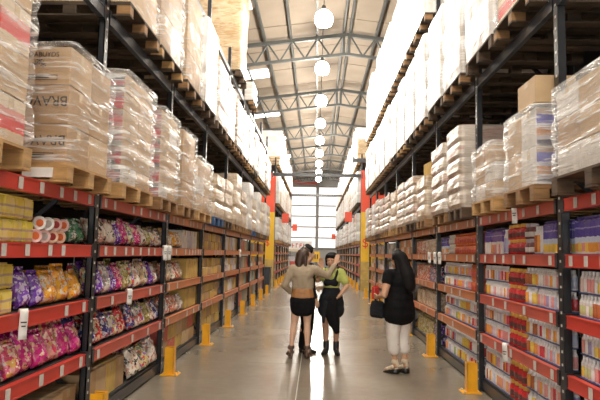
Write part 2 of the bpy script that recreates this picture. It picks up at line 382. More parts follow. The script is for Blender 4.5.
ORD = ['first', 'second', 'third', 'fourth', 'fifth', 'sixth', 'seventh', 'eighth', 'ninth', 'tenth', 'eleventh', 'twelfth',
       'thirteenth', 'fourteenth', 'fifteenth', 'sixteenth', 'seventeenth', 'eighteenth', 'nineteenth', 'twentieth',
       'twenty-first', 'twenty-second', 'twenty-third', 'twenty-fourth', 'twenty-fifth', 'twenty-sixth', 'twenty-seventh', 'twenty-eighth', 'twenty-ninth', 'thirtieth']

TMP = bpy.data.scenes.new('bench')
def bake(o):
    TMP.collection.objects.link(o); vl = TMP.view_layers[0]; vl.update()
    me = bpy.data.meshes.new_from_object(o.evaluated_get(vl.depsgraph))
    d = o.data; bpy.data.objects.remove(o)
    (bpy.data.meshes if isinstance(d, bpy.types.Mesh) else bpy.data.curves).remove(d)
    return me
# ------------------------------------------------------------------ hall shell
HX0, HX1, HY0, HY1 = -11.0, 13.0, -9.0, 62.0
RIDGE_X, RIDGE_Z, SLOPE = 1.0, 9.95, 0.125
def roof_z(x): return RIDGE_Z - SLOPE*abs(x-RIDGE_X)
fl = empty('floor', (0, 0, 0)); tag(fl, kind='structure')
ys = [HY0, -3.7, 2.3, 8.3, 14.3, 20.3, 26.3, 32.3, 38.3, 44.3, 50.3, 56.3, HY1]
xs = [HX0, -5.2, -0.19, 0.03, 5.0, HX1]  # the close middle pair leaves two thin pale lines along the aisle
boxw('floor_base', (HX0, HY0, -0.2), (HX1, HY1, -0.003), 'pale_floor_line', fl)
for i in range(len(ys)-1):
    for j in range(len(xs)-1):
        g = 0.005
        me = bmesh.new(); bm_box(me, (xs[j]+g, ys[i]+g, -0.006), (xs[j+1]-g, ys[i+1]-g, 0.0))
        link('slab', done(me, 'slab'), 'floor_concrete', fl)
for nm_, lo, hi in (('wall_left', (HX0-0.2, HY0, 0), (HX0, HY1, 9)), ('wall_right', (HX1, HY0, 0), (HX1+0.2, HY1, 9))):
    tag(boxw(nm_, lo, hi, 'wall_grey'), kind='structure')
# gable walls (back = far end, front = behind the camera)
def gable(name, y, t):
    bm = bmesh.new()
    pts = [(HX0, 0), (HX1, 0), (HX1, roof_z(HX1)), (RIDGE_X, RIDGE_Z), (HX0, roof_z(HX0))]
    a = [bm.verts.new((x, y, z)) for x, z in pts]; b = [bm.verts.new((x, y+t, z)) for x, z in pts]
    bm.faces.new(a); bm.faces.new(list(reversed(b)))
    for i in range(5): bm.faces.new((a[i], b[i], b[(i+1) % 5], a[(i+1) % 5]))
    return tag(link(name, done(bm, name), 'wall_grey'), kind='structure')
wb = gable('wall_back', HY1, 0.2)
# far wall: daylight sheets between girts and columns
gz = [2.15, 3.25, 4.4, 5.55, 6.7, 7.75, 8.75]
gx = [-9.8, -5.9, -2.85, 0.05, 2.95, 6.0, 9.0, 12.0]
for i in range(len(gx)-1):
    for j in range(len(gz)-1):
        boxw('wall_sheet', (gx[i]+0.05, HY1-0.08, gz[j]+0.04), (gx[i+1]-0.05, HY1, gz[j+1]-0.04), 'wall_daylight', wb)
for z in gz:
    boxw('girt', (gx[0], HY1-0.2, z-0.06), (gx[-1], HY1-0.02, z+0.06), 'wall_rail', wb)
for x in gx:
    boxw('wall_column', (x-0.16, HY1-0.34, 0), (x+0.16, HY1-0.02, roof_z(x)-0.05), 'wall_rail', wb)
boxw('fascia', (HX0+0.1, HY1-3.2, 8.62), (0.0, HY1-3.0, 9.0), 'fascia', wb)
wf = gable('wall_front', HY0-0.2, 0.2)
for i in range(5):
    x = -6.2 + i*2.6
    tag(boxw('light_pane_%d' % (i+1), (x, HY0, 0.3), (x+2.3, HY0+0.05, 3.6), 'front_fill'), kind='structure')  # added emissive panes, out of view, lighting racks and people from the front
# roof: two slopes
for nm_, xa, xb in (('ceiling', HX0, RIDGE_X), ('ceiling', RIDGE_X, HX1)):
    bm = bmesh.new()
    za, zb = roof_z(xa), roof_z(xb)
    vs = [bm.verts.new(p) for p in ((xa,HY0,za),(xb,HY0,zb),(xb,HY1,zb),(xa,HY1,za),(xa,HY0,za+.1),(xb,HY0,zb+.1),(xb,HY1,zb+.1),(xa,HY1,za+.1))]
    for f in ((0,1,2,3),(7,6,5,4),(0,4,5,1),(1,5,6,2),(2,6,7,3),(3,7,4,0)): bm.faces.new([vs[i] for i in f])
    c = tag(link(nm_, done(bm, 'ceiling'), 'roof_sheet'), kind='structure')
    ang = math.atan2(zb-za, xb-xa)
    # purlins and sheet seams under this slope
    n = int((xb-xa)/0.98)
    for k in range(n+1):
        x = (xb-0.12-0.98*k) if nm_ and xb == RIDGE_X else (xa+0.12+0.98*k)
        if x < HX0 or x > HX1: continue
        boxw('purlin', (x-0.035, 9.0, roof_z(x)-0.16), (x+0.035, HY1, roof_z(x)-0.01), 'steel', c)
    for k in range(22):
        y = 10.2 + 2.43*k
        bm = bmesh.new(); bm_bar(bm, (xa, y, za-0.008), (xb, y, zb-0.008), 0.05, 0.012)
        link('sheet_seam', done(bm, 'seam'), 'roof_seam', c)
# daylight sheets let into the roof
for k in range(8):
    y = 24.4 + 7.3*(k-4)
    for x0, x1 in ((-6.2, -2.25), (4.6, 8.0)):
        bm = bmesh.new()
        bm_bar(bm, (x0, y+0.55, roof_z(x0)-0.03), (x1, y+0.55, roof_z(x1)-0.03), 1.1, 0.03)
        tag(link('light_pane_%d' % (10+k*2+(x0 > 0)), done(bm, 'skylight'), 'skylight'), kind='structure')
# trusses
for k in range(7):
    y = 13.7 + 7.3*k
    t = empty('trim_%d' % (k+1), (RIDGE_X, y, 0)); tag(t, kind='structure')
    def zt(x): return roof_z(x+RIDGE_X) - 0.20
    D = 0.74
    xl, xr = HX0-RIDGE_X+0.2, HX1-RIDGE_X-0.2
    for x0, x1 in ((xl, 0.0), (0.0, xr)):
        bar('top_chord', (x0, 0, zt(x0)), (x1, 0, zt(x1)), 0.13, 'steel', t)
        bar('bottom_chord', (x0, 0, zt(x0)-D), (x1, 0, zt(x1)-D), 0.10, 'steel', t)
    for sx in (-1, 1):
        bar('king_post', (0.10*sx, 0, zt(0)), (0.10*sx, 0, zt(0)-D), 0.09, 'steel', t)
        for i in range(8):
            a = sx*(0.14+0.94*i); b = sx*(0.14+0.94*i+0.47); c2 = sx*(0.14+0.94*(i+1))
            bar('web_bar', (a, 0, zt(a)), (b, 0, zt(b)-D), 0.055, 'steel', t)
            bar('web_bar', (b, 0, zt(b)-D), (c2, 0, zt(c2)), 0.055, 'steel', t)
# high-bay lamps down the aisle
def lamp_meshes():
    bm = bmesh.new()
    bm_lathe(bm, [(0.06, 0.48), (0.15, 0.45), (0.23, 0.37), (0.27, 0.25), (0.26, 0.12), (0.21, 0.03), (0.20, 0.035), (0.245, 0.13), (0.255, 0.25), (0.215, 0.35), (0.13, 0.42), (0.03, 0.44)], 20)
    rf = done(bm, 'reflector'); rf.materials.append(MATS['lamp_glass'])
    bm = bmesh.new(); bm_lathe(bm, [(0.02, 0.42), (0.10, 0.40), (0.17, 0.32), (0.21, 0.2), (0.20, 0.1), (0.14, 0.01), (0.05, -0.02)], 16)
    bb = done(bm, 'bulb'); bb.materials.append(MATS['lamp_bulb'])
    bm = bmesh.new(); bm_lathe(bm, [(0.05, 0.48), (0.06, 0.50), (0.06, 0.60), (0.03, 0.62)], 12)
    hs = done(bm, 'housing'); hs.materials.append(MATS['steel'])
    return rf, bb, hs
rf, bb, hs = lamp_meshes()
for k in range(-4, 9):
    y = 16.0+4.45*k; x = 0.1; z = 8.05
    t = empty('high_bay_lamp', (x, y, z))
    tag(t, 'bright high-bay lamp, %s of the ceiling row counting away from the front wall' % ORD[k+4], 'lamp', 'high-bay lamps hanging over the aisle')
    link('reflector', rf, None, t); link('bulb', bb, None, t); link('housing', hs, None, t)
    bar('hanger_rod', (0, 0, 0.6), (0, 0, roof_z(x)-0.02-z), 0.025, 'steel', t)
    ld = bpy.data.lights.new('lamp_light', 'POINT'); ld.energy = LAMP_W; ld.color = (1.0, 0.93, 0.82); ld.shadow_soft_size = 0.25
    lo = bpy.data.objects.new('lamp_light', ld); COL.objects.link(lo); lo.parent = t; lo.location = (0, 0, -0.28)

# ------------------------------------------------------------------ racks
XF = 1.93                       # front face of the racks, either side
DEPTH = 1.12
SHELF = {'S1': 1.585, 'S2': 1.12, 'S3': 0.67, 'S4': 0.15}
LEV = {'L1': 2.02, 'L2': 3.72, 'L3': 5.52}
LY = [2.6+2.4*k for k in range(9)]
RY = [2.28+2.35*k for k in range(9)]
FLY = [26.6+2.3*k for k in range(7)]
FRY = [25.4+2.38*k for k in range(13)]
def post_mesh(h):
    key = ('post', h)
    if key in CACHE: return CACHE[key]
    bm = bmesh.new(); w = 0.045; t = 0.010; e = 0.03      # open channel section with lips
    for lo, hi in (((-e, -w, 0), (e, -w+t, h)), ((-e, w-t, 0), (e, w, h)), ((-e, -w, 0), (-e+t, w, h)), ((e-t, -w, 0), (e, -w+0.028, h)), ((e-t, w-0.028, 0), (e, w, h))):
        bm_box(bm, lo, hi)
    bm_box(bm, (-0.03, -0.06, 0), (0.06, 0.06, 0.012))
    for i in range(int(h/0.1)):
        z = 0.12+0.1*i
        for sx in (-e-0.001,):
            bm_box(bm, (sx-0.001, -0.012, z), (sx+0.001, 0.012, z+0.02), 1)
    me = done(bm, 'post'); me.materials.append(MATS['black_paint']); me.materials.append(MATS['label_grey']); CACHE[key] = me
    return me
def beam_mesh(L, h, mat):
    key = ('beam', round(L, 3), h, mat)
    if key in CACHE: return CACHE[key]
    bm = bmesh.new()
    bm_box(bm, (0, -L/2, -h/2), (0.045, L/2, h/2))
    bm_box(bm, (-0.004, -L/2, h/2-0.012), (0.0, L/2, h/2))      # rolled lips
    bm_box(bm, (-0.004, -L/2, -h/2), (0.0, L/2, -h/2+0.012))
    for s in (-1, 1): bm_box(bm, (-0.008, s*(L/2-0.02)-0.02, -h/2-0.008), (0.05, s*(L/2-0.02)+0.02, h/2+0.012), 1)   # hook plates
    me = done(bm, 'beam'); me.materials.append(MATS[mat]); me.materials.append(MATS['black_paint']); CACHE[key] = me
    return me
def rack(side, Ys, label, group, top=6.0, near=True, topbeam=True):
    ox, oy = side*XF, Ys[0]
    root = empty('pallet_rack', (ox, oy, 0), (0, 0, 0 if side > 0 else 0))
    tag(root, label, 'rack', group)
    rz = 0 if side > 0 else math.pi
    def P(o, x, y, z):                      # x: distance into the rack
        o.parent = root; o.location = (side*x, y-oy, z); o.rotation_euler = (0, 0, rz); return o
    for y in Ys:
        for x in (0.03, DEPTH-0.05):
            P(link('upright_post', post_mesh(top), None), x, y, 0)
        if near or True:
            n = int(top/1.1)
            for i in range(n):
                z = 0.25+1.1*i
                a = (0.06, 0, z); b = (DEPTH-0.06, 0, z+0.9) 
                if i % 2: a, b = (a[0], 0, b[2]), (b[0], 0, a[2])
                bm = bmesh.new(); bm_bar(bm, a, b, 0.035)
                P(link('brace', done(bm, 'brace'), 'black_paint'), 0, y, 0)
    for k, (a, b) in enumerate(zip(Ys, Ys[1:])):
        L = b-a-0.10; yc = (a+b)/2
        for i, zc in enumerate((0.62, 1.07, 1.535, 1.97)):
            h = 0.10
            be = P(link('shelf_beam', beam_mesh(L, h, 'red_paint' if k == 0 else 'dull_red' if k == 1 else 'orange_brown'), None), 0.0, yc, zc)  # beam colour steps from red to orange-brown, bay by bay
            P(link('rear_beam', beam_mesh(L, h, 'black_paint'), None), DEPTH-0.05, yc, zc)
            if near and k < 4:
                n = 7 if k == 0 else 6
                y = -L/2+0.14
                while y < L/2-0.08:
                    if RND.random() < (0.85 if k < 2 else 0.6):
                        lb = link('price_label', box_mesh(0.004, 0.055, 0.078, 'label_grey', base=False), None, be, (-0.006, y if side > 0 else y, 0))
                    y += RND.uniform(0.2, 0.36) if i in (2, 3) else RND.uniform(0.3, 0.7)
            if i < 3:
                P(box('shelf_board', DEPTH-0.12, b-a-0.06, 0.018, 'dark_deck'), DEPTH/2, yc, zc+h/2-0.018-0.001)
        P(box('shelf_board', DEPTH-0.06, b-a-0.06, 0.02, 'dark_deck'), DEPTH/2+0.02, yc, 0.13)
        P(box('plinth', 0.04, L, 0.105, 'black_paint'), 0.05, yc, 0.02)
        P(box('shade_backing', 0.006, b-a-0.02, 5.3, 'shade_backing'), DEPTH+0.075, yc, 0.03)  # dark sheet added to block light from behind and deepen the shelf shade
        for lv in ('L2', 'L3'):
            if lv == 'L3' and not topbeam: continue
            for x in (0.0, DEPTH-0.05):
                P(link('load_beam', beam_mesh(L, 0.11, 'dark_blue_paint'), None), x, yc, LEV[lv]-0.056)
    return root
rackL = rack(-1, LY, 'long pallet rack of snack bags and cartons beside the aisle, with red shelf beams', 'pallet racks along the aisle')
rackR = rack(1, RY, 'long pallet rack of bottled drinks beside the aisle, with red shelf beams', 'pallet racks along the aisle')
rackFL = rack(-1, FLY, 'distant pallet rack beyond the cross aisle, on the snack rack side', 'pallet racks along the aisle', near=False)
rackFR = rack(1, FRY, 'distant pallet rack beyond the cross aisle, on the drinks rack side', 'pallet racks along the aisle', near=False)
RNAME = {-1: 'snack rack', 1: 'drinks rack'}
LNAME = {'L1': 'lowest', 'L2': 'middle', 'L3': 'top'}
SNAME = {'S1': 'top', 'S2': 'second', 'S3': 'third', 'S4': 'bottom'}
BNAME = ['first', 'second', 'third', 'fourth', 'fifth', 'sixth', 'seventh', 'eighth']

# ------------------------------------------------------------------ pallets
def pallet_parts(w, d, wood, board=None):
    """[(name, mesh, loc)] for a w (along the aisle) x d (into the rack) timber pallet, 0.14 high."""
    board = board or wood
    key = ('pallet', w, d, wood, board)
    if key in CACHE: return CACHE[key]
    blk = box_mesh(0.13, 0.10, 0.085, wood, 0.004)
    dk = 'pallet_board_shade'
    blkd = box_mesh(0.13, 0.10, 0.085, dk if board == dk else wood, 0.004)  # inner blocks take the shade colour too; aisle-side blocks keep the lit tone
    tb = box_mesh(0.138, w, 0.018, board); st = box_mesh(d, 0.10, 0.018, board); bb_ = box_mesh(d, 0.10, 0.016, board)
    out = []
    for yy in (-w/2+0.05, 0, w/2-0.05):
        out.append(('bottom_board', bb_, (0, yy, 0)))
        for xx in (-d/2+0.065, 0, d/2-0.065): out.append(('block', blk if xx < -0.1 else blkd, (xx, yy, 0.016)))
        out.append(('stringer_board', st, (0, yy, 0.101)))
    n = 8
    for i in range(n): out.append(('top_board', tb, (-d/2+0.069+(d-0.138)*i/(n-1), 0, 0.119)))
    CACHE[key] = out
    return out
def pallet_joined(w, d, wood, board=None):
    board = board or wood
    key = ('palletj', w, d, wood, board)
    if key in CACHE: return CACHE[key]
    bm = bmesh.new()
    for n, me, loc in pallet_parts(w, d, wood, board):
        t = bmesh.new(); t.from_mesh(me)
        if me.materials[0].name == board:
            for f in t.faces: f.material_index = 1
        bmesh.ops.translate(t, verts=t.verts, vec=loc)
        tm = bpy.data.meshes.new('t'); t.to_mesh(tm); t.free(); bm.from_mesh(tm); bpy.data.meshes.remove(tm)
    me = done(bm, 'pallet'); me.materials.append(MATS[wood]); me.materials.append(MATS[board]); CACHE[key] = me
    return me
def pallet(x, y, z, w, d, wood, label, detailed, group, board=None):
    if detailed:
        t = empty('pallet', (x, y, z), (0, 0, 0 if x > 0 else math.pi))
        for n, me, loc in pallet_parts(w, d, wood, board): link(n, me, None, t, loc)
    else:
        t = link('pallet', pallet_joined(w, d, wood, board), None, None, (x, y, z), (0, 0, 0 if x > 0 else math.pi))
    return tag(t, label, 'pallet', group)

# ------------------------------------------------------------------ cartons and loads
def carton_mesh(sx, sy, sz, mat, face=None):
    key = ('carton', round(sx, 3), round(sy, 3), round(sz, 3), mat, face)
    if key in CACHE: return CACHE[key]
    bm = bmesh.new()
    bm_box(bm, (-sx/2, -sy/2, 0), (sx/2, sy/2, sz-0.003))
    bmesh.ops.bevel(bm, geom=bm.edges[:], offset=0.005, segments=1, affect='EDGES')
    if face:
        for f in bm.faces:
            if f.calc_center_median().y < -sy/2+0.001: f.material_index = 2
    g = 0.003
    bm_box(bm, (-sx/2+0.003, -sy/2+0.003, sz-0.003), (sx/2-0.003, -g, sz))      # top flaps meeting at a seam
    bm_box(bm, (-sx/2+0.003, g, sz-0.003), (sx/2-0.003, sy/2-0.003, sz))
    tw = min(0.03, sy*0.1)
    bm_box(bm, (-sx/2-0.001, -tw, sz*0.72), (-sx/2, tw, sz-0.004), 1)            # tape ends over the sides
    bm_box(bm, (sx/2, -tw, sz*0.72), (sx/2+0.001, tw, sz-0.004), 1)
    bm_box(bm, (-sx/2+0.001, -tw, sz), (sx/2-0.001, tw, sz+0.001), 1)
    me = done(bm, 'carton'); me.materials.append(MATS[mat]); me.materials.append(MATS['tape'])
    if face: me.materials.append(MATS[face])
    CACHE[key] = me
    return me
def film_mesh(w, d, h, layers, bulge, seed, rag=0.012, lean=0.0):
    """Film pulled tight round a stack: rounded rectangle section, bulging at each layer, pinched between layers, closed over the top."""
    rnd = random.Random(seed)
    per = 10; rows = layers*4
    base = []
    cr = 0.06
    for (cx, cy, a0) in ((d/2-cr, w/2-cr, 0), (-d/2+cr, w/2-cr, 90), (-d/2+cr, -w/2+cr, 180), (d/2-cr, -w/2+cr, 270)):
        for i in range(4):
            a = R(a0+30*i); base.append((cx+cr*math.cos(a), cy+cr*math.sin(a)))
    pts = []
    n = len(base)
    for i in range(n):                       # subdivide long sides
        a = Vector(base[i]); b = Vector(base[(i+1) % n]); pts.append(a)
        if (b-a).length > 0.2:
            for k in range(1, 6): pts.append(a.lerp(b, k/6))
    bm = bmesh.new(); rings = []
    sh = [(rnd.uniform(-1, 1)*rag*1.6, rnd.uniform(-1, 1)*rag*1.6) for _ in range(layers+1)]
    for j in range(rows+1):
        t = j/rows*layers; li = min(layers-1, int(t)); fr = t-li
        bl = bulge*(0.0 if fr < 0.01 else 0.95 if abs(fr-0.5) > 0.1 else 1.0) - bulge*0.3
        ring = []
        for p in pts:
            q = noise.noise(Vector((p.x*4+seed*3.1, p.y*4, j*0.7)))*rag
            s = 1+(bl+q)/0.5
            ring.append(bm.verts.new((p.x*s+sh[li][0]+lean*j/rows, p.y*s+sh[li][1], h*j/rows+noise.noise(Vector((p.x*3, p.y*3, seed)))*0.015*(j/rows))))
        rings.append(ring)
    m = len(pts)
    for a, b in zip(rings, rings[1:]):
        for i in range(m):
            f = bm.faces.new((a[i], a[(i+1) % m], b[(i+1) % m], b[i])); f.smooth = True
    top = []
    for v in rings[-1]: top.append(bm.verts.new((v.co.x*0.8, v.co.y*0.8, h+0.004)))
    for i in range(m): bm.faces.new((rings[-1][i], rings[-1][(i+1) % m], top[(i+1) % m], top[i])).smooth = True
    bm.faces.new(top)
    return bm
def load(side, y0, y1, z, h, kind, label, group, seed, detail=True, xfront=XF-0.16, d=1.1):
    w = y1-y0; yc = (y0+y1)/2; xc = side*(xfront+d/2)
    wood = RND.choice(['pallet_wood', 'pallet_wood', 'pallet_wood_pale', 'pallet_wood_dark'])
    spec = {   # carton grid (into rack, along aisle, up), carton materials, film material, layer bulge
        'kraft': ((2, 2, 3), ['kraft_pale', 'kraft'], 'film_clear', 0.015),
        'kraftmix': ((2, 2, 3), ['kraft_pale', 'kraft', 'box_white'], 'film_heavy', 0.02),
        'redprint': ((2, 2, 5), ['carton_redprint', 'kraft_pale'], 'film_clear', 0.02),
        'cans': ((3, 2, 6), ['tray_print', 'kraft_pale', 'kraft_pale', 'box_white'], 'film_heavy', 0.022),
        'blueprint': ((2, 2, 2), ['kraft_pale', 'box_white'], 'film_heavy', 0.015),
        'heavy': ((2, 3, 3), ['kraft_pale', 'box_white', 'kraft'], 'film_heavy', 0.015),
    }
    if kind in spec and detail:
        (nx, ny, nz), mats, film, bl = spec[kind]
        bl *= 1.0
        t = empty('wrapped_load', (xc, yc, z)); tag(t, label, 'pallet load', group)
        cx, cy, cz = (d-0.07)/nx, (w-0.07)/ny, (h-0.02)/nz
        for k in range(nz):
            for i in range(nx):
                for j in range(ny):
                    mt = mats[(k) % len(mats)] if kind == 'redprint' else RND.choice(mats)
                    face = {'cans': 'tray_print', 'blueprint': 'carton_blueprint'}.get(kind) if j == 0 else None
                    if kind == 'cans': mt = RND.choice(mats[1:])
                    link('carton', carton_mesh(cx-0.006, cy-0.006, cz-0.003, mt, face), None, t,
                         (-(d-0.07)/2+cx*(i+0.5)+RND.uniform(-1, 1)*0.002, -(w-0.07)/2+cy*(j+0.5)+RND.uniform(-1, 1)*0.002, cz*k))
        fm = film_mesh(w, d, h+0.004, nz, bl, seed, rag=0.006)
        me = done(fm, 'film'); me.materials.append(MATS[film])
        link('stretch_film', me, None, t)
    else:
        mat = {'white': 'wrap_white', 'sack': 'wrap_sack', 'kraft': 'wrap_kraft', 'kraftdark': 'wrap_kraft_dark', 'pink': 'wrap_pink', 'redprint': 'wrap_pink', 'cans': 'wrap_cans', 'kraftmix': 'wrap_kraft', 'heavy': 'wrap_sack', 'blueprint': 'wrap_white'}[kind]
        layers = {'sack': 5, 'pink': 4, 'white': 3, 'cans': 5}.get(kind, 3)
        bl = {'sack': 0.018, 'pink': 0.02, 'white': 0.014, 'cans': 0.03}.get(kind, 0.018)
        key = ('loadmesh', kind, round(w, 2), round(h, 1), seed % 4)
        if key not in CACHE:
            me = done(film_mesh(w, d, h, layers, bl, seed, rag=0.010), 'load')
            for p_ in me.polygons: p_.use_smooth = False
            me.materials.append(MATS[mat]); CACHE[key] = me
        t = link('wrapped_load', CACHE[key], None, None, (xc, yc, z)); tag(t, label, 'pallet load', group)
    return t
KW = {'kraft': 'kraft carton load under clear film', 'kraftmix': 'mixed carton load under crinkled film', 'redprint': 'red printed carton load under clear film',
      'cans': 'grey and red tray load under film', 'blueprint': 'blue printed carton load under film', 'heavy': 'carton load under thick silvery film',
      'white': 'white wrapped pallet load', 'sack': 'bulging pale sack load', 'kraftdark': 'brown wrapped carton load', 'pink': 'pinkish wrapped pallet load'}
def loads(side, lev, specs, rackname, detail_to=8.6, group_suffix=''):
    z = LEV[lev]
    for i, (y0, y1, h, kind) in enumerate(specs):
        g = 'wrapped pallet loads in the racks'
        wood = 'pallet_blue' if (side == -1 and lev == 'L1' and i in (6, 11)) else RND.choice(['pallet_wood', 'pallet_wood', 'pallet_wood_pale', 'pallet_wood_dark'])
        if lev == 'L1' and side == -1 and i < 3: wood = 'pallet_wood_pale'
        w = round(y1-y0, 2)
        pallet(side*(XF-0.16+0.575), (y0+y1)/2, z, w, 1.15, wood, '%s timber pallet under the %s load, %s level, %s' % ({'pallet_blue': 'blue', 'pallet_wood_dark': 'dark', 'pallet_wood_pale': 'pale'}.get(wood, 'brown'), ORD[i], LNAME[lev], rackname), y0 < 11, 'timber pallets in the racks', 'pallet_board_shade' if lev != 'L1' else None)
        load(side, y0, y1, z+0.139, h, kind, '%s, %s on the %s level, %s' % (KW[kind], ORD[i], LNAME[lev], rackname), g, i*7+(3 if side > 0 else 0)+{'L1': 0, 'L2': 31, 'L3': 57}[lev], y0 < detail_to)
# snack side, lowest pallet level
l1 = [(2.72, 3.48, 1.42, 'redprint'), (4.0, 4.88, 0.88, 'kraft'), (5.16, 6.14, 1.06, 'cans'), (6.45, 7.28, 1.04, 'cans'),
      (7.55, 8.36, 1.05, 'kraft'), (8.55, 9.63, 0.82, 'kraftmix'), (9.93, 10.9, 0.75, 'kraft'), (11.05, 12.03, 0.8, 'kraft'), (12.35, 13.25, 1.1, 'kraft'), (13.45, 14.43, 0.85, 'kraft'),
      (14.77, 15.7, 1.2, 'white'), (15.85, 16.83, 0.9, 'kraft'), (17.16, 18.05, 1.2, 'white'), (18.25, 19.23, 1.0, 'kraft'), (19.56, 20.45, 1.1, 'white'), (20.65, 21.64, 1.1, 'kraft')]
loads(-1, 'L1', l1, 'snack rack')
l2 = []
kk = ['kraft', 'kraft', 'kraft', 'kraftmix', 'kraft', 'white', 'pink', 'white', 'sack', 'white', 'white', 'sack', 'white', 'white', 'sack', 'white']
for k in range(8):
    a = LY[k]
    hh_ = (1.32, 1.42) if k < 3 else (1.02, 1.2)
    l2.append((a+0.13, a+1.14, RND.uniform(*hh_), kk[2*k])); l2.append((a+1.24, a+2.27, RND.uniform(*hh_), kk[2*k+1]))
l2 = l2[2:]
loads(-1, 'L2', l2, 'snack rack', detail_to=9.0)
loads(-1, 'L3', [(12.62, 13.7, 2.1, 'kraftdark'), (15.2, 16.2, 0.5, 'white')], 'snack rack', detail_to=0)
# drinks side
r1 = [(3.20, 4.38, 0.66, 'heavy'), (4.73, 5.50, 0.67, 'blueprint'), (5.82, 6.62, 0.58, 'kraftmix'), (7.08, 7.80, 1.03, 'sack'), (7.98, 8.86, 0.98, 'sack'),
      (9.47, 10.25, 0.72, 'kraft'), (10.45, 11.5, 0.85, 'sack'), (11.84, 12.75, 0.9, 'sack'), (12.95, 13.87, 0.85, 'kraft'), (14.18, 15.1, 0.9, 'sack'), (15.25, 16.2, 0.9, 'sack'),
      (16.54, 17.45, 1.0, 'sack'), (17.6, 18.55, 0.95, 'white'), (18.9, 19.8, 0.9, 'sack'), (19.95, 20.9, 1.0, 'white')]
loads(1, 'L1', r1, 'drinks rack', detail_to=6.6)
r2 = []
for k in range(8):
    a = RY[k]
    r2.append((a+0.13, a+1.12, 1.44, 'redprint' if k == 1 else 'white')); r2.append((a+1.2, a+2.22, RND.uniform(1.38, 1.45), 'white'))
loads(1, 'L2', r2[2:], 'drinks rack', detail_to=5.2)
r3 = []
for k in range(3, 8):
    a = RY[k]
    r3.append((a+0.13, a+1.12, RND.uniform(1.75, 2.0), 'white')); r3.append((a+1.2, a+2.22, RND.uniform(1.7, 1.95), 'white'))
loads(1, 'L3', r3, 'drinks rack')
# far racks
def far_loads(side, Ys, rackname, kinds):
    for lv, hs in (('L1', (0.95, 1.3)), ('L2', (1.25, 1.44)), ('L3', (1.2, 1.9))):
        sp = []
        for k in range(len(Ys)-1):
            a = Ys[k]
            for q in (0, 1):
                if lv == 'L3' and k == 0 and q == 0: sp.append((a+0.13, a+1.12, 1.05 if side > 0 else 0.42, 'kraftdark')); continue
                sp.append((a+0.14+1.06*q, a+1.08+1.06*q, RND.uniform(*hs), RND.choice(kinds)))
        loads(side, lv, sp, rackname, detail_to=0)
far_loads(-1, FLY, 'distant snack-side rack', ['white', 'sack', 'white', 'kraft'])
far_loads(1, FRY, 'distant drinks-side rack', ['white', 'white', 'sack'])
# loose carton standing on the blue-printed load, and a few more on top of loads
def carton(name, s, mat, loc, rz, label, group, tp='carton'):
    return tag(link(name, carton_mesh(*s, mat), None, None, loc, (0, 0, rz)), label, 'carton', group)
carton('carton', (0.34, 0.42, 0.23), 'kraft_pale', (1.79+0.19, 4.98, LEV['L1']+0.139+0.695), 0.0, 'loose kraft carton lying on top of the blue printed load on the drinks rack', 'loose cartons on loads')
carton('carton', (0.42, 0.44, 0.22), 'kraft_yellow', (1.77+0.3, 9.75, LEV['L1']+0.139+0.745), 0.1, 'small yellowish carton on top of the sixth load, lowest level of drinks rack', 'loose cartons on loads')
carton('carton', (0.45, 0.50, 0.30), 'kraft', (2.45, 4.1, LEV['L1']+0.139+0.685), 0.05, 'brown carton standing on the thick silvery film load beside the post', 'loose cartons on loads')
# writing on the brown cartons of the second snack-side load (near face, turned upside down as in the stack)
def text(name, s, size, mat, parent, loc, rot, extr=0.0008):
    cu = bpy.data.curves.new(name, 'FONT'); cu.body = s; cu.size = size; cu.extrude = extr; cu.align_x = 'CENTER'; cu.align_y = 'CENTER'
    me = bake(bpy.data.objects.new(name, cu)); me.materials.clear(); me.materials.append(MATS[mat])
    return link(name, me, None, parent, loc, rot)
bload = [o for o in COL.objects if o.name.startswith('wrapped_load') and o.get('label', '').startswith('kraft carton load under clear film, second on the lowest level')][0]
cts = [o for o in bload.children if o.name.startswith('carton')]
for c in cts:                                   # near face cartons: j == 0
    if c.location.y < 0:
        f = -0.2005
        rowi = round(c.location.z/0.287)
        if c.location.x > 0:
            if rowi < 2:
                text('print_wordmark', 'BRAVO', 0.105, 'ink', c, (0.075, f-0.0012, 0.17), (R(90), R(180), 0))
                text('print_mark', '&', 0.13, 'ink', c, (-0.12, f-0.0012, 0.10), (R(90), R(180), 0))
            else:
                text('print_wordmark', 'BUDABUYDS', 0.05, 'ink', c, (0.02, f-0.0012, 0.225), (R(90), 0, 0))
                text('print_mark', '*', 0.11, 'ink', c, (-0.01, f-0.0012, 0.13), (R(90), 0, 0))
                text('print_mark', '*', 0.11, 'ink', c, (0.05, f-0.0012, 0.13), (R(90), 0, 0))
                text('print_mark', '*', 0.11, 'ink', c, (0.02, f-0.0012, 0.155), (R(90), 0, 0))
            if rowi != 1:
                for a_, b_ in (((-0.16, 0.035), (0.16, 0.04)), ((-0.16, 0.07), (0.16, 0.075)), ((-0.16, 0.035), (-0.155, 0.075)), ((0.155, 0.035), (0.16, 0.075)), ((-0.14, 0.048), (0.10, 0.062))):
                    boxw('print_panel', (a_[0], f-0.0015, a_[1]), (b_[0], f-0.0005, b_[1]), 'ink', c)
# delivery note stuck on that load's pallet
pb = [o for o in COL.objects if o.get('label', '').startswith('pale timber pallet under the second load, lowest level, snack rack')][0]
boxw('paper_note', (-0.47, 0.441, 0.03), (-0.25, 0.449, 0.10), 'paper', pb)

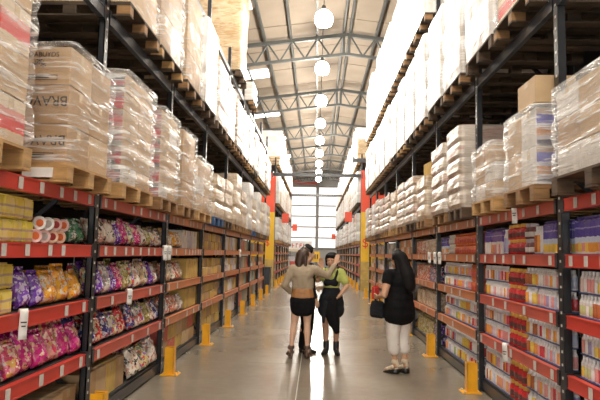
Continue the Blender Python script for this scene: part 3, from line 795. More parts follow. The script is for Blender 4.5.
# ------------------------------------------------------------------ end panels, signs and ties of the far racks
def end_panel(side, Ys, rackname):
    y = Ys[0]-0.14
    t = empty('rack_end_panel', (side*(XF+0.56), y, 0))
    tag(t, 'tall red and yellow end panel on the distant %s' % rackname, 'panel', 'rack end panels')
    w = 1.1
    boxw('red_board', (-w/2, -0.03, 3.42), (w/2, 0.03, 5.25), 'panel_red', t)
    boxw('yellow_board', (-w/2, -0.03, 1.25), (w/2, 0.03, 3.42), 'panel_yellow', t)
    boxw('lower_board', (-w/2, -0.03, 0.0), (w/2, 0.03, 1.25), 'kraft_yellow', t)
    for sx in (-1, 1): boxw('frame_rail', (sx*(w/2)-0.02, 0.03, 0), (sx*(w/2)+0.02, 0.07, 5.25), 'steel', t)
    for k, z in enumerate((0.42, 0.84)): boxw('seam_strip', (-w/2, -0.034, z), (w/2, -0.03, z+0.02), 'kraft', t)
    if side > 0:
        text('price_figure', '$5', 0.55, 'ink_red', t, (-0.22, -0.036, 2.05), (R(90), 0, 0))
    else:
        text('price_figure', '$', 0.4, 'ink_red', t, (0.25, -0.036, 2.0), (R(90), 0, 0))
    return t
end_panel(-1, FLY, 'snack-side rack'); end_panel(1, FRY, 'drinks-side rack')
def aisle_sign(side, y, z, label, out=0.40):
    t = empty('aisle_sign', (side*(XF-out), y, z)); tag(t, label, 'sign', 'red aisle signs on the racks')
    boxw('sign_box', (-0.17, -0.05, -0.24), (0.17, 0.05, 0.24), 'panel_red', t, bev=0.012)
    boxw('bracket', (-0.02 if side < 0 else 0.15, -0.02, -0.03), (-0.15 if side < 0 else 0.16, 0.02, 0.03), 'steel', t) if False else None
    boxw('bracket', (min(side*0.17, side*(out-0.004)), -0.02, -0.03), (max(side*0.17, side*(out-0.004)), 0.02, 0.03), 'steel', t)
aisle_sign(-1, FLY[1], 3.3, 'red box sign on the post just past the red panel, snack-rack side', 0.36)
aisle_sign(-1, FLY[6], 3.35, 'red box sign at the far end of the distant snack-side rack')
aisle_sign(1, FRY[1], 3.35, 'red box sign on the post just past the red panel, drinks-rack side')
aisle_sign(1, FRY[11], 3.1, 'red box sign near the far end of the distant drinks-side rack')
def tie(y, z, label, x0=-XF-0.05, x1=XF+0.05):
    t = empty('tie_beam', (0, y, z)); tag(t, label, 'beam', 'dark tie beams across the aisle')
    boxw('beam_bar', (x0, -0.05, -0.07), (x1, 0.05, 0.07), 'black_paint', t)
    for x in (x0, x1): boxw('end_plate', (x-0.02, -0.09, -0.14), (x+0.02, 0.09, 0.14), 'black_paint', t)
tie(25.32, 5.02, 'nearer dark tie beam spanning the aisle between the red end panels')
tie(40.4, 5.65, 'farther dark tie beam spanning the aisle against the pale wall')
tie(21.3, 5.05, 'short dark beam stub reaching from the end of the drinks rack', x0=1.32, x1=XF+0.1)

# ------------------------------------------------------------------ yellow post guards
def guard_parts():
    bm = bmesh.new()
    w, t, h = 0.115, 0.012, 0.34
    bm_box(bm, (-w/2, -w/2, 0.012), (w/2, -w/2+t, h)); bm_box(bm, (-w/2, w/2-t, 0.012), (w/2, w/2, h)); bm_box(bm, (-w/2, -w/2, 0.012), (-w/2+t, w/2, h))
    for s in (-1, 1): bm_box(bm, (-w/2, s*(w/2-0.015)-0.015, h-0.004), (w/2-0.03, s*(w/2-0.015)+0.015, h))
    body = done(bm, 'guard'); body.materials.append(MATS['yellow_paint'])
    bm = bmesh.new(); bm_box(bm, (-0.12, -0.10, 0), (0.10, 0.10, 0.012)); bmesh.ops.bevel(bm, geom=bm.edges[:], offset=0.003, segments=1, affect='EDGES')
    plate = done(bm, 'plate'); plate.materials.append(MATS['yellow_paint'])
    bm = bmesh.new(); bm_lathe(bm, [(0.014, 0.012), (0.014, 0.022), (0.008, 0.028)], 6); bolt = done(bm, 'bolt'); bolt.materials.append(MATS['bolt_metal'])
    return body, plate, bolt
gb, gp, gbo = guard_parts()
def guard(side, y, i, rn, detail=True):
    t = empty('post_guard', (side*(XF-0.115), y, 0), (0, 0, 0 if side > 0 else math.pi))
    tag(t, 'yellow steel guard at the foot of the %s upright of the %s' % (ORD[i], rn), 'post guard', 'yellow upright guards')
    link('guard_body', gb, None, t); link('base_plate', gp, None, t)
    if detail:
        for sx in (-0.09,):
            for sy in (-0.08, 0.08): link('bolt', gbo, None, t, (sx, sy, 0))
for i, y in enumerate(LY):
    if i >= 1: guard(-1, y-0.03, i, 'snack rack')
for i, y in enumerate(RY):
    if i >= 1: guard(1, y-0.12, i, 'drinks rack')
for i, y in enumerate(FLY): guard(-1, y, i, 'distant snack-side rack', False)
for i, y in enumerate(FRY): guard(1, y, i, 'distant drinks-side rack', False)

# ------------------------------------------------------------------ shelf goods
def bag_mesh(w, h, t, seed, mat):
    key = ('bag', round(w, 3), round(h, 3), round(t, 3), seed, mat)
    if key in CACHE: return CACHE[key]
    bm = bmesh.new(); nu, nv = 8, 9
    def pt(u, v, s):
        sv = (v+1)/2
        e = max(0.0, (1-abs(u)**2.6)*math.sin(math.pi*min(1, sv**0.62))**0.9) if 0 < sv < 1 else 0.0
        x = s*t/2*e**0.6
        x += 0.022*noise.noise(Vector((u*2.8, v*2.8, seed*1.7+s)))*(1 if e > 0 else 0)
        y = w/2*u*(1-0.07*(1-v*v)) ; z = h/2*(1+v)
        if abs(v) == 1: x += 0.006*math.sin(u*9+seed)
        z += 0.012*h/0.25*noise.noise(Vector((u*1.5, v, seed*2.3)))*(v+1)/2
        return (x, y, z)
    g = {}
    for s in (1, -1):
        for i in range(nu+1):
            for j in range(nv+1):
                u = -1+2*i/nu; v = -1+2*j/nv
                edge = i in (0, nu) or j in (0, nv)
                k = (i, j) if edge else (i, j, s)
                if k not in g: g[k] = bm.verts.new(pt(u, v, 0 if edge else s))
    for s in (1, -1):
        for i in range(nu):
            for j in range(nv):
                ks = []
                for a, b_ in ((i, j), (i+1, j), (i+1, j+1), (i, j+1)):
                    edge = a in (0, nu) or b_ in (0, nv)
                    ks.append(g[(a, b_) if edge else (a, b_, s)])
                if s < 0: ks.reverse()
                f = bm.faces.new(ks); f.smooth = True
    # crimped seals at top and bottom
    for z0, z1 in ((h, h+0.018),):
        row = []
        for i in range(13):
            y = -w/2+w*i/12; row.append((bm.verts.new((0.004*(-1)**i, y, z0-0.004)), bm.verts.new((0.004*(-1)**i, y, z1))))
        for a, b_ in zip(row, row[1:]): bm.faces.new((a[0], b_[0], b_[1], a[1]))
    me = done(bm, 'bag'); me.materials.append(MATS[mat]); CACHE[key] = me
    return me
ROWC = {}
def where(side, bay, sh):
    k = (side, bay, sh); ROWC[k] = ROWC.get(k, 0)+1
    n = ROWC[k]-1
    return '%s along, %s shelf, %s bay, %s' % (ORD[n] if n < len(ORD) else 'far', SNAME[sh], BNAME[bay], RNAME[side])
def bayof(side, y):
    Ys = LY if side < 0 else RY
    for k in range(len(Ys)-1):
        if Ys[k] <= y < Ys[k+1]: return k
    return len(Ys)-2
def gx(side, inset): return side*(XF+inset)
def rz(side): return math.pi if side > 0 else 0.0        # goods are modelled with their front towards +x
def bags(side, sh, y0, y1, kinds, w=0.22, h=0.25, t=0.12, rows=2, noun='snack bag'):
    z = SHELF[sh]+0.014
    for r in range(rows-1, -1, -1):
        y = y0+w/2 + (w*0.35 if r else 0); i = 0
        while y < y1-w/2+0.03:
            k = kinds[i % len(kinds)] if not callable(kinds) else kinds(i)
            ww, hh = w*RND.uniform(0.90, 1.0), h*RND.uniform(0.84, 1.08)*(1.03 if r else 1)
            sd = RND.randint(0, 5)
            me = bag_mesh(round(w*1.02, 2), round(h*(1.1 if r else 1), 2), t, sd, 'foil_'+k)
            o = link('snack_bag', me, None, None, (gx(side, 0.10+r*(t+0.04)+RND.uniform(-0.01, 0.01)), y, z), (RND.uniform(-0.03, 0.03), -0.18+RND.uniform(-0.02, 0.02), rz(side)+RND.uniform(-0.07, 0.07)))
            o.rotation_mode = 'XYZ'
            o.scale = (1, ww/w, hh/h/(1.1 if r else 1))
            b = bayof(side, y)
            tag(o, '%s%s %s, %s' % ('rear ' if r else '', BAG[k][0], noun, where(side, b, sh)), 'snack bag', 'snack bags on the shelves')
            y += w*1.02+0.006; i += 1
def packets(side, sh, y0, y1, mat, w, h, d, tiers, desc, cat='packet'):
    """Square-shouldered printed packets with a folded top, in tiers."""
    key = ('packet', w, h, d, mat)
    if key not in CACHE:
        bm = bmesh.new()
        v, fs = bm_box(bm, (-d/2, -w/2, 0), (d/2, w/2, h*0.9))
        bmesh.ops.bevel(bm, geom=bm.edges[:], offset=0.008, segments=2, affect='EDGES')
        bm_box(bm, (-d/2*0.9, -w/2*0.92, h*0.895), (d/2*0.9, w/2*0.92, h*0.93))
        bm_bar(bm, (0, -w/2*0.9, h*0.96), (0, w/2*0.9, h*0.96), 0.012, h*0.08)
        me = done(bm, 'packet'); me.materials.append(MATS[mat]); CACHE[key] = me
    for tr in range(tiers):
        y = y0+w/2
        while y < y1-w/2+0.01:
            o = link('packet', CACHE[key], None, None, (gx(side, 0.06+d/2+RND.uniform(0, 0.012)), y, SHELF[sh]+0.001+tr*h), (0, 0, rz(side)+RND.uniform(-0.04, 0.04)))
            tag(o, '%s%s, %s' % ('upper ' if tr else '', desc, where(side, bayof(side, y), sh)), cat, 'printed packets on the shelves')
            y += w+0.004
def tubs(side, sh, y0, y1, r, tiers, L=0.11):
    key = ('tub', r, L)
    if key not in CACHE:
        bm = bmesh.new(); bm_lathe(bm, [(r*0.82, -L/2), (r*0.88, -L/2+0.01), (r*0.96, L/2-0.02), (r*0.96, L/2-0.012)], 18, axis='x')
        body = done(bm, 'tub'); body.materials.append(MATS['tub_red'])
        lids = []
        for m_ in ('lid_white', 'lid_peach', 'lid_pink'):
            bm = bmesh.new(); bm_lathe(bm, [(r, L/2-0.012), (r, L/2+0.004), (r*0.88, L/2+0.008), (r*0.86, L/2+0.004), (r*0.3, L/2+0.004)], 18, axis='x')
            q = done(bm, 'lid'); q.materials.append(MATS[m_]); lids.append(q)
        pr = []
        for m_ in ('jar_orange', 'jar_grey', 'tub_red'):
            bm = bmesh.new(); bm_lathe(bm, [(r*0.55, L/2+0.004), (r*0.55, L/2+0.0065)], 12, axis='x')
            q = done(bm, 'print'); q.materials.append(MATS[m_]); pr.append(q)
        CACHE[key] = (body, lids, pr)
    body, lids, pr = CACHE[key]
    ln = ['white', 'peach', 'pink']
    for tr in range(tiers):
        y = y0+r+(r if tr else 0); i = 0
        while y < y1-r+0.01:
            c = ([2, 2, 1, 1, 0, 0][i % 6] + tr) % 3
            t = empty('tub', (gx(side, 0.05+L/2), y, SHELF[sh]+0.001+r+tr*r*1.87), (0, 0, rz(side)-R(38)))
            tag(t, '%s%s-lidded round tub, %s' % ('upper ' if tr else '', ln[c], where(side, bayof(side, y), sh)), 'tub', 'round lidded tubs')
            link('tub_body', body, None, t); link('lid', lids[c], None, t); link('print_disc', pr[i % 3], None, t)
            y += 2*r/math.cos(R(38))+0.003; i += 1
def cartons(side, sh, y0, y1, mats, w, h, d, tiers, desc, gap=0.008, name='carton'):
    for tr in range(tiers):
        y = y0+w/2; i = 0
        while y < y1-w/2+0.003:
            m_ = mats[(i+tr) % len(mats)]
            o = link(name, carton_mesh(d, w, h, m_), None, None, (gx(side, 0.05+d/2+RND.uniform(0, 0.03)), y, SHELF[sh]+0.002+tr*(h+0.0025)), (0, 0, rz(side)+RND.uniform(-0.008, 0.008)))
            dd = desc if isinstance(desc, str) else desc[(i+tr) % len(mats)]
            tag(o, '%s%s, %s' % ('upper ' if tr else '', dd, where(side, bayof(side, y), sh)), 'carton', 'cartons on the shelves')
            y += w+gap; i += 1
def bottle_mesh(r, h, mat):
    key = ('bottle', r, h, mat)
    if key in CACHE: return CACHE[key]
    bm = bmesh.new(); bm_lathe(bm, [(r*0.8, 0), (r, h*0.05), (r, h*0.40), (r*0.93, h*0.45), (r, h*0.5), (r*0.97, h*0.66), (r*0.55, h*0.82), (r*0.42, h*0.86), (r*0.48, h*0.88), (r*0.48, h), (r*0.3, h)], 10)
    me = done(bm, 'bottle'); me.materials.append(MATS[mat]); CACHE[key] = me
    return me
def brick_mesh(w, d, h, mat):
    """Drink carton with a gabled top."""
    key = ('brick', w, d, h, mat)
    if key in CACHE: return CACHE[key]
    bm = bmesh.new()
    v, fs = bm_box(bm, (-d/2, -w/2, 0), (d/2, w/2, h*0.86))
    a = [bm.verts.new((x, y, h*0.97)) for x, y in ((-0.004, -w/2), (0.004, -w/2), (0.004, w/2), (-0.004, w/2))]
    t4 = v[4:8]
    bm.faces.remove(fs[1])
    for i, j in ((0, 1), (1, 2), (2, 3), (3, 0)): bm.faces.new((t4[i], t4[j], a[j], a[i]))
    b4 = [bm.verts.new((p.co.x, p.co.y, h)) for p in a]
    for i, j in ((0, 1), (1, 2), (2, 3), (3, 0)): bm.faces.new((a[i], a[j], b4[j], b4[i]))
    bm.faces.new(b4)
    me = done(bm, 'brick'); me.materials.append(MATS[mat]); CACHE[key] = me
    return me
def shrink_mesh(w, d, h, mat):
    key = ('shrink', w, d, h, mat)
    if key in CACHE: return CACHE[key]
    bm = bmesh.new(); bm_box(bm, (-d/2, -w/2, 0.004), (d/2, w/2, h))
    bmesh.ops.bevel(bm, geom=bm.edges[:], offset=min(0.018, w*0.12), segments=2, affect='EDGES')
    me = done(bm, 'shrink', True); me.materials.append(MATS[mat]); CACHE[key] = me
    return me
PN = {'bottle_pink': 'pink-labelled', 'bottle_orange': 'orange-labelled', 'bottle_green': 'green-labelled', 'bottle_lilac': 'lilac-labelled', 'bottle_yellow': 'yellow-labelled', 'juice_blue': 'blue', 'juice_purple': 'purple'}
def packs(side, sh, y0, y1, mats, w, h, tiers, units=4, deep=2, brick=False, tray='tray_blue'):
    u = w/units; d = u*deep
    for tr in range(tiers):
        y = y0+w/2; i = 0
        while y < y1-w/2+0.03:
            m_ = mats[(i+(tr if len(mats) > 2 else 0)) % len(mats)]
            t = empty('drink_pack', (gx(side, 0.055+d/2+RND.uniform(0, 0.015)), y, SHELF[sh]+0.001+tr*(h+0.002)), (0, 0, rz(side)+RND.uniform(-0.03, 0.03)))
            tag(t, '%s%s %s pack, %s' % ('upper ' if tr else '', PN[m_], 'drink carton' if brick else 'bottle', where(side, bayof(side, y), sh)), 'drink pack', 'shrink-wrapped drink packs')
            hh = h-0.012
            for a in range(units):
                for b_ in range(deep):
                    loc = (-d/2+u*(b_+0.5), -w/2+u*(a+0.5), 0.006)
                    if brick: link('drink_carton', brick_mesh(u*0.88, u*0.88, hh, m_), None, t, loc)
                    else: link('bottle', bottle_mesh(u*0.48, hh, m_), None, t, loc)
            link('tray', box_mesh(d*1.0, w*0.995, 0.006, tray), None, t)
            link('shrink_film', shrink_mesh(w*0.999, d*1.02, h-0.002, 'film_shrink'), None, t)
            y += w+0.006; i += 1
def jars(side, sh, y0, y1, mat, lid, r, h, tiers, desc, rows=1):
    key = ('jar', mat, lid, r, h)
    if key not in CACHE:
        bm = bmesh.new(); bm_lathe(bm, [(r*0.9, 0), (r, 0.008), (r, h*0.62), (r*0.72, h*0.74), (r*0.68, h*0.78)], 12)
        b_ = done(bm, 'jar'); b_.materials.append(MATS[mat])
        bm = bmesh.new(); bm_lathe(bm, [(r*0.80, h*0.77), (r*0.80, h*0.96), (r*0.76, h), (r*0.3, h)], 12)
        l_ = done(bm, 'lid'); l_.materials.append(MATS[lid])
        bm = bmesh.new(); bm_lathe(bm, [(r*1.01, h*0.14), (r*1.012, h*0.2), (r*1.012, h*0.42), (r*1.01, h*0.46)], 12)
        p_ = done(bm, 'label'); p_.materials.append(MATS['jar_dark' if mat == 'jar_red' else 'box_red' if mat == 'jar_orange' else 'label_grey'])
        CACHE[key] = (b_, l_, p_)
    b_, l_, p_ = CACHE[key]
    for tr in range(tiers):
        y = y0+r
        while y < y1-r+0.01:
            t = empty('jar', (gx(side, 0.06+r), y, SHELF[sh]+0.001+tr*h), (0, 0, RND.uniform(0, 6)))
            tag(t, '%s%s, %s' % ('upper ' if tr else '', desc, where(side, bayof(side, y), sh)), 'jar', 'lidded jars on the shelves')
            link('jar_body', b_, None, t); link('lid', l_, None, t); link('label_band', p_, None, t)
            y += 2*r+0.004
    # backing cartons keep the upper tier level
# --- snack rack, first bay
packets(-1, 'S1', 3.10, 3.99, 'packet_yellow', 0.125, 0.155, 0.10, 2, 'yellow printed packet')
tubs(-1, 'S1', 4.02, 4.62, 0.050, 2)
bags(-1, 'S1', 4.64, 4.97, ['green', 'green'], 0.15, 0.2, 0.10)
packets(-1, 'S2', 3.10, 3.88, 'packet_yellow', 0.135, 0.165, 0.10, 2, 'tall yellow printed packet')
bags(-1, 'S2', 3.89, 4.24, ['purple'], 0.165, 0.26, 0.12)
bags(-1, 'S2', 4.24, 4.96, ['orange'], 0.225, 0.26, 0.12)
bags(-1, 'S3', 3.14, 3.76, ['purple'], 0.2, 0.25, 0.12)
bags(-1, 'S3', 3.76, 4.96, ['pinkred', 'magenta', 'magenta'], 0.19, 0.27, 0.13)
cartons(-1, 'S4', 3.1, 4.95, ['kraft_yellow', 'kraft_pale', 'kraft'], 0.30, 0.26, 0.42, 1, ['yellowish kraft carton', 'pale kraft carton', 'brown carton'])
# second bay
bags(-1, 'S1', 5.08, 5.72, ['spotted'], 0.20, 0.22, 0.12)
bags(-1, 'S1', 5.72, 5.90, ['purple'], 0.15, 0.23, 0.1)
bags(-1, 'S1', 5.90, 6.56, ['magenta', 'mixed', 'magenta'], 0.20, 0.25, 0.12)
bags(-1, 'S1', 6.56, 7.35, ['spotted', 'olive', 'mixed'], 0.19, 0.22, 0.12)
bags(-1, 'S2', 5.08, 7.35, ['mixed', 'purple', 'white', 'purple', 'magenta', 'olive', 'mixed', 'spotted', 'tan'], 0.175, 0.28, 0.12)
bags(-1, 'S3', 5.08, 6.25, ['blue', 'red', 'blue', 'mixed', 'red'], 0.20, 0.27, 0.13)
bags(-1, 'S3', 6.25, 7.35, ['blue', 'white', 'mixed', 'olive', 'spotted'], 0.18, 0.25, 0.12)
cartons(-1, 'S4', 5.08, 6.30, ['kraft', 'kraft_pale', 'kraft_yellow'], 0.26, 0.30, 0.42, 1, ['brown carton', 'pale kraft carton', 'yellowish kraft carton'])
bags(-1, 'S4', 6.30, 7.35, ['spotted', 'mixed', 'white'], 0.33, 0.33, 0.2, noun='large bag')
# third bay
bags(-1, 'S1', 7.47, 8.6, ['tan', 'tan', 'orange'], 0.25, 0.24, 0.12)
cartons(-1, 'S1', 8.62, 9.7, ['box_white', 'box_lilac'], 0.32, 0.28, 0.35, 1, ['white carton', 'lilac carton'])
bags(-1, 'S2', 7.47, 8.85, ['rust', 'tan', 'spotted'], 0.24, 0.25, 0.12)
cartons(-1, 'S2', 8.87, 9.7, ['kraft_yellow'], 0.40, 0.31, 0.38, 1, 'yellowish kraft carton')
bags(-1, 'S3', 7.47, 8.85, ['rust', 'white', 'rust'], 0.24, 0.25, 0.12)
cartons(-1, 'S3', 8.87, 9.7, ['kraft_yellow'], 0.40, 0.30, 0.38, 1, 'yellowish kraft carton')
cartons(-1, 'S4', 7.47, 9.7, ['kraft', 'box_red', 'kraft_yellow', 'kraft_pale'], 0.42, 0.19, 0.42, 2, ['brown carton', 'red printed carton', 'yellowish carton', 'pale kraft carton'])
# bays further along
pal = {3: ['kraft_yellow', 'kraft_yellow', 'kraft'], 4: ['box_lilac', 'box_white', 'kraft_yellow'], 5: ['kraft', 'box_red', 'box_teal', 'kraft_pale'], 6: ['box_white', 'box_orange', 'kraft', 'box_teal'], 7: ['kraft_pale', 'box_lilac', 'box_red', 'kraft']}
cn = {'kraft_yellow': 'yellowish kraft carton', 'kraft': 'brown carton', 'kraft_pale': 'pale kraft carton', 'box_lilac': 'lilac carton', 'box_white': 'white carton', 'box_red': 'red carton', 'box_teal': 'dull teal carton', 'box_orange': 'orange carton'}
for k in range(3, 8):
    for sh in SHELF:
        ms = pal[k][:]; RND.shuffle(ms)
        w = RND.choice([0.36, 0.42, 0.5])
        h = (0.31 if sh != 'S4' else 0.40)*RND.uniform(0.85, 1.0)
        two = RND.random() < 0.4
        cartons(-1, sh, LY[k]+0.075, LY[k+1]-0.075, ms, w, round(h/2 if two else h, 2), 0.4, 2 if two else 1, [cn[q] for q in ms])
# --- drinks rack, first bay
packs(1, 'S1', 3.18, 4.60, ['juice_blue'], 0.22, 0.29, 1, 4, 2, True)
packs(1, 'S2', 3.18, 4.60, ['bottle_pink', 'bottle_orange', 'bottle_yellow'], 0.21, 0.172, 2, 4, 2)
packs(1, 'S3', 3.18, 4.60, ['bottle_lilac', 'bottle_pink', 'bottle_yellow'], 0.21, 0.172, 2, 4, 2)
packs(1, 'S4', 3.18, 4.60, ['bottle_lilac', 'bottle_yellow', 'bottle_pink'], 0.21, 0.195, 2, 4, 2)
# second bay
packs(1, 'S1', 4.69, 5.18, ['juice_blue'], 0.22, 0.29, 1, 4, 2, True)
packs(1, 'S1', 5.17, 5.40, ['bottle_orange'], 0.20, 0.26, 1, 3, 2)
jars(1, 'S1', 5.40, 5.63, 'jar_dark', 'box_lilac', 0.05, 0.145, 2, 'dark jar with a lilac lid')
jars(1, 'S1', 5.64, 6.10, 'jar_red', 'gold', 0.055, 0.15, 2, 'red jar with a gold lid')
packs(1, 'S1', 6.11, 6.26, ['bottle_lilac'], 0.14, 0.27, 1, 2, 2)
packs(1, 'S1', 6.27, 6.93, ['juice_purple'], 0.20, 0.29, 1, 3, 2, True)
for sh, h in (('S2', 0.172), ('S3', 0.172), ('S4', 0.195)):
    packs(1, sh, 4.69, 5.34, ['bottle_pink', 'bottle_lilac', 'bottle_pink'], 0.21, h, 2, 4, 2)
    packs(1, sh, 5.36, 5.62, ['bottle_orange'], 0.25, h, 2, 3, 2)
    jars(1, sh, 5.64, 6.10, 'jar_red', 'gold', 0.055, h-0.01, 2, 'red jar with a gold lid')
    packs(1, sh, 6.10, 6.93, ['bottle_pink', 'bottle_pink', 'bottle_lilac', 'bottle_orange'], 0.20, h, 2, 4, 1)
# third bay
jars(1, 'S1', 7.05, 8.40, 'jar_orange', 'jar_orange', 0.06, 0.14, 2, 'orange-red lidded jar')
jars(1, 'S1', 8.42, 8.80, 'jar_grey', 'lid_white', 0.06, 0.14, 2, 'grey jar with a white lid')
packs(1, 'S1', 8.82, 9.3, ['juice_blue'], 0.22, 0.27, 1, 3, 1, True)
jars(1, 'S2', 7.05, 7.62, 'jar_orange', 'jar_orange', 0.06, 0.165, 2, 'orange-red lidded jar')
for sh, y0, h in (('S2', 7.64, 0.172), ('S3', 7.05, 0.172), ('S4', 7.05, 0.195)):
    packs(1, sh, y0, 9.3, ['bottle_lilac', 'bottle_pink', 'bottle_pink', 'bottle_orange', 'bottle_green'], 0.28, h, 2, 3, 1)
# fourth bay
packets(1, 'S1', 9.40, 10.5, 'foil_tan', 0.18, 0.27, 0.14, 1, 'tan printed packet')
packets(1, 'S1', 10.5, 11.60, 'foil_rust', 0.20, 0.26, 0.14, 1, 'rust red packet')
packets(1, 'S2', 9.40, 10.3, 'foil_blue', 0.20, 0.26, 0.14, 1, 'dark blue packet')
packets(1, 'S2', 10.3, 11.60, 'foil_rust', 0.20, 0.28, 0.14, 1, 'rust red packet')
packets(1, 'S3', 9.40, 11.60, 'foil_tan', 0.20, 0.28, 0.14, 1, 'tan printed packet')
packets(1, 'S4', 9.40, 9.85, 'foil_purple', 0.14, 0.30, 0.14, 1, 'purple packet')
packets(1, 'S4', 9.85, 11.60, 'foil_olive', 0.22, 0.32, 0.16, 1, 'olive green packet')
palR = [['box_white', 'box_orange', 'kraft'], ['box_white', 'box_teal', 'box_lilac'], ['box_lilac', 'box_white', 'kraft_pale'], ['box_orange', 'kraft', 'box_white']]
for k in range(4, 8):
    for sh in SHELF:
        ms = palR[k-4][:]; RND.shuffle(ms)
        cartons(1, sh, RY[k]+0.075, RY[k+1]-0.075, ms, RND.choice([0.3, 0.36, 0.44]), round(RND.uniform(0.25, 0.31)/2, 2), 0.4, 2, [cn[q] for q in ms], name='drinks_case')  # plain cartons, the same goods as on the snack side
# far racks: rows of cartons, a few pixels each
RNAME_FAR = {-1: 'distant snack-side rack', 1: 'distant drinks-side rack'}
for side, Ys in ((-1, FLY), (1, FRY)):
    for k in range(len(Ys)-1):
        for sh in SHELF:
            ms = RND.choice([['box_white', 'kraft'], ['kraft_yellow', 'box_white'], ['box_orange', 'kraft_pale'], ['box_lilac', 'box_white']])
            for q in range(2):
                m_ = ms[q % 2]; w = 1.0
                o = link('stock_box', carton_mesh(0.4, w, 0.30, m_), None, None, (side*(XF+0.06+0.2), Ys[k]+0.13+w/2+q*1.03, SHELF[sh]+0.002))
                tag(o, '%s, %s along, %s shelf, %s bay of the %s' % (cn[m_], ORD[q], SNAME[sh], ORD[k], RNAME_FAR[side]), 'carton', 'cartons on the distant shelves')
# --- curled white paper flags hung over the beams
def flag(side, y, z, L, label):
    bm = bmesh.new(); w = 0.052; n = 8; pr = []
    for i in range(n+1):
        t = i/n
        if t < 0.4: a = math.pi*t/0.4; x = 0.03-0.03*math.cos(a)*1.0; zz = 0.03*math.sin(a)
        else: x = 0.06-0.015*math.sin((t-0.4)*4); zz = -L*(t-0.4)/0.6
        pr.append((x-0.005, zz))
    th = 0.002
    rows = [[bm.verts.new((x+dx, yy, zz)) for dx in (0, th) for yy in (-w/2, w/2)] for x, zz in pr]
    for a, b_ in zip(rows, rows[1:]):
        for q in ((0, 1), (1, 3), (3, 2), (2, 0)): bm.faces.new((a[q[0]], a[q[1]], b_[q[1]], b_[q[0]]))
    bm.faces.new(rows[0][:2]+rows[0][:1:-1]); bm.faces.new(rows[-1][:2]+rows[-1][:1:-1])
    o = link('paper_tag', done(bm, 'tag', True), 'paper', None, (side*(XF+0.0), y, z), (0, 0, rz(side)+side*R(50)))
    o2 = None
    for i, (za, ln) in enumerate(((0.35, 0.7), (0.5, 0.5))):
        boxw('printed_line', (0.0545, -w/2*ln, -L*za-0.004), (0.0575, w/2*ln, -L*za+0.004), 'ink', o)
    tag(o, label, 'paper tag', 'white paper tags hooked over the shelf beams')
flag(-1, 3.80, 1.125, 0.17, 'white curled paper tag hanging below the yellow packets on the snack rack')
flag(-1, 5.95, 1.125, 0.13, 'white curled paper tag on the second bay beam of the snack rack')
flag(-1, 7.28, 1.59, 0.16, 'white paper tag hanging just before the third upright of the snack rack')
flag(-1, 7.48, 1.59, 0.16, 'white paper tag hanging just past the third upright of the snack rack')
flag(-1, 14.5, 1.59, 0.16, 'small white paper tag far along the snack rack')
flag(1, 5.62, 2.03, 0.15, 'white paper tag on the upper red beam of the drinks rack')
flag(1, 5.95, 0.675, 0.16, 'white curled paper tag hanging over the red jars near the floor')
flag(1, 9.0, 1.59, 0.16, 'white curled paper tag, nearest of three before the fourth drinks rack upright')
flag(1, 9.35, 1.59, 0.16, 'white curled paper tag, middle of three around the fourth drinks rack upright')
flag(1, 9.8, 1.59, 0.16, 'white curled paper tag, farthest of three past the fourth drinks rack upright')

# ------------------------------------------------------------------ far end of the aisle
bn = empty('banner', (-2.0, 55.5, 0)); tag(bn, 'white banner with red lettering hanging at the far end of the aisle', 'banner')
boxw('banner_sheet', (-1.6, -0.02, 1.75), (1.6, 0.02, 2.75), 'white_plastic', bn)
for i, (w_, h_) in enumerate(((0.16, 0.4), (0.16, 0.4), (0.2, 0.4), (0.22, 0.4), (0.24, 0.4), (0.24, 0.4), (0.24, 0.4), (0.24, 0.4))):
    x = -1.4+i*0.36
    boxw('red_letter_stroke', (x, -0.03, 2.1), (x+0.07, -0.021, 2.5), 'ink_red', bn)
    if i % 3: boxw('red_letter_stroke', (x+0.07, -0.03, 2.42), (x+0.24, -0.021, 2.5), 'ink_red', bn)
    if i % 2: boxw('red_letter_stroke', (x+0.07, -0.03, 2.26), (x+0.22, -0.021, 2.33), 'ink_red', bn)
for sx in (-1.5, 1.5): boxw('banner_post', (sx-0.03, 0.02, 0), (sx+0.03, 0.08, 2.75), 'steel', bn)
boxw('yellow_stripe', (-1.6, -0.025, 1.82), (1.6, -0.021, 1.92), 'gold', bn)
ys_ = empty('yellow_sign', (0.02, 50.0, 0)); tag(ys_, 'small yellow stand sign far down the aisle between the people', 'sign')
boxw('sign_board', (-0.32, -0.02, 0.85), (0.32, 0.02, 1.75), 'panel_yellow', ys_); boxw('sign_pole', (-0.03, 0.02, 0), (0.03, 0.07, 1.7), 'steel', ys_); boxw('sign_foot', (-0.25, -0.2, 0), (0.25, 0.25, 0.03), 'steel', ys_)
for x_ in (-0.14, 0.06): boxw('sign_print', (x_, -0.024, 1.1), (x_+0.09, -0.02, 1.5), 'ink', ys_)
stackc = [('box_lilac', -2.6), ('tray_blue', -2.1), ('box_white', -1.6), ('box_red', -1.1), ('box_white', -3.1)]
for i, (m_, x) in enumerate(stackc):
    for j in range(3):
        mm = stackc[(i+j*2) % 5][0]
        o = link('carton', carton_mesh(0.46, 0.5, 0.42, mm), None, None, (x, 52.0, 0.424*j)); tag(o, '%s, %s up in the %s stack on the floor below the banner' % ({'box_lilac': 'lilac carton', 'tray_blue': 'blue carton', 'box_white': 'white carton', 'box_red': 'red carton'}[mm], ORD[j], ORD[i]), 'carton', 'cartons stacked below the banner')
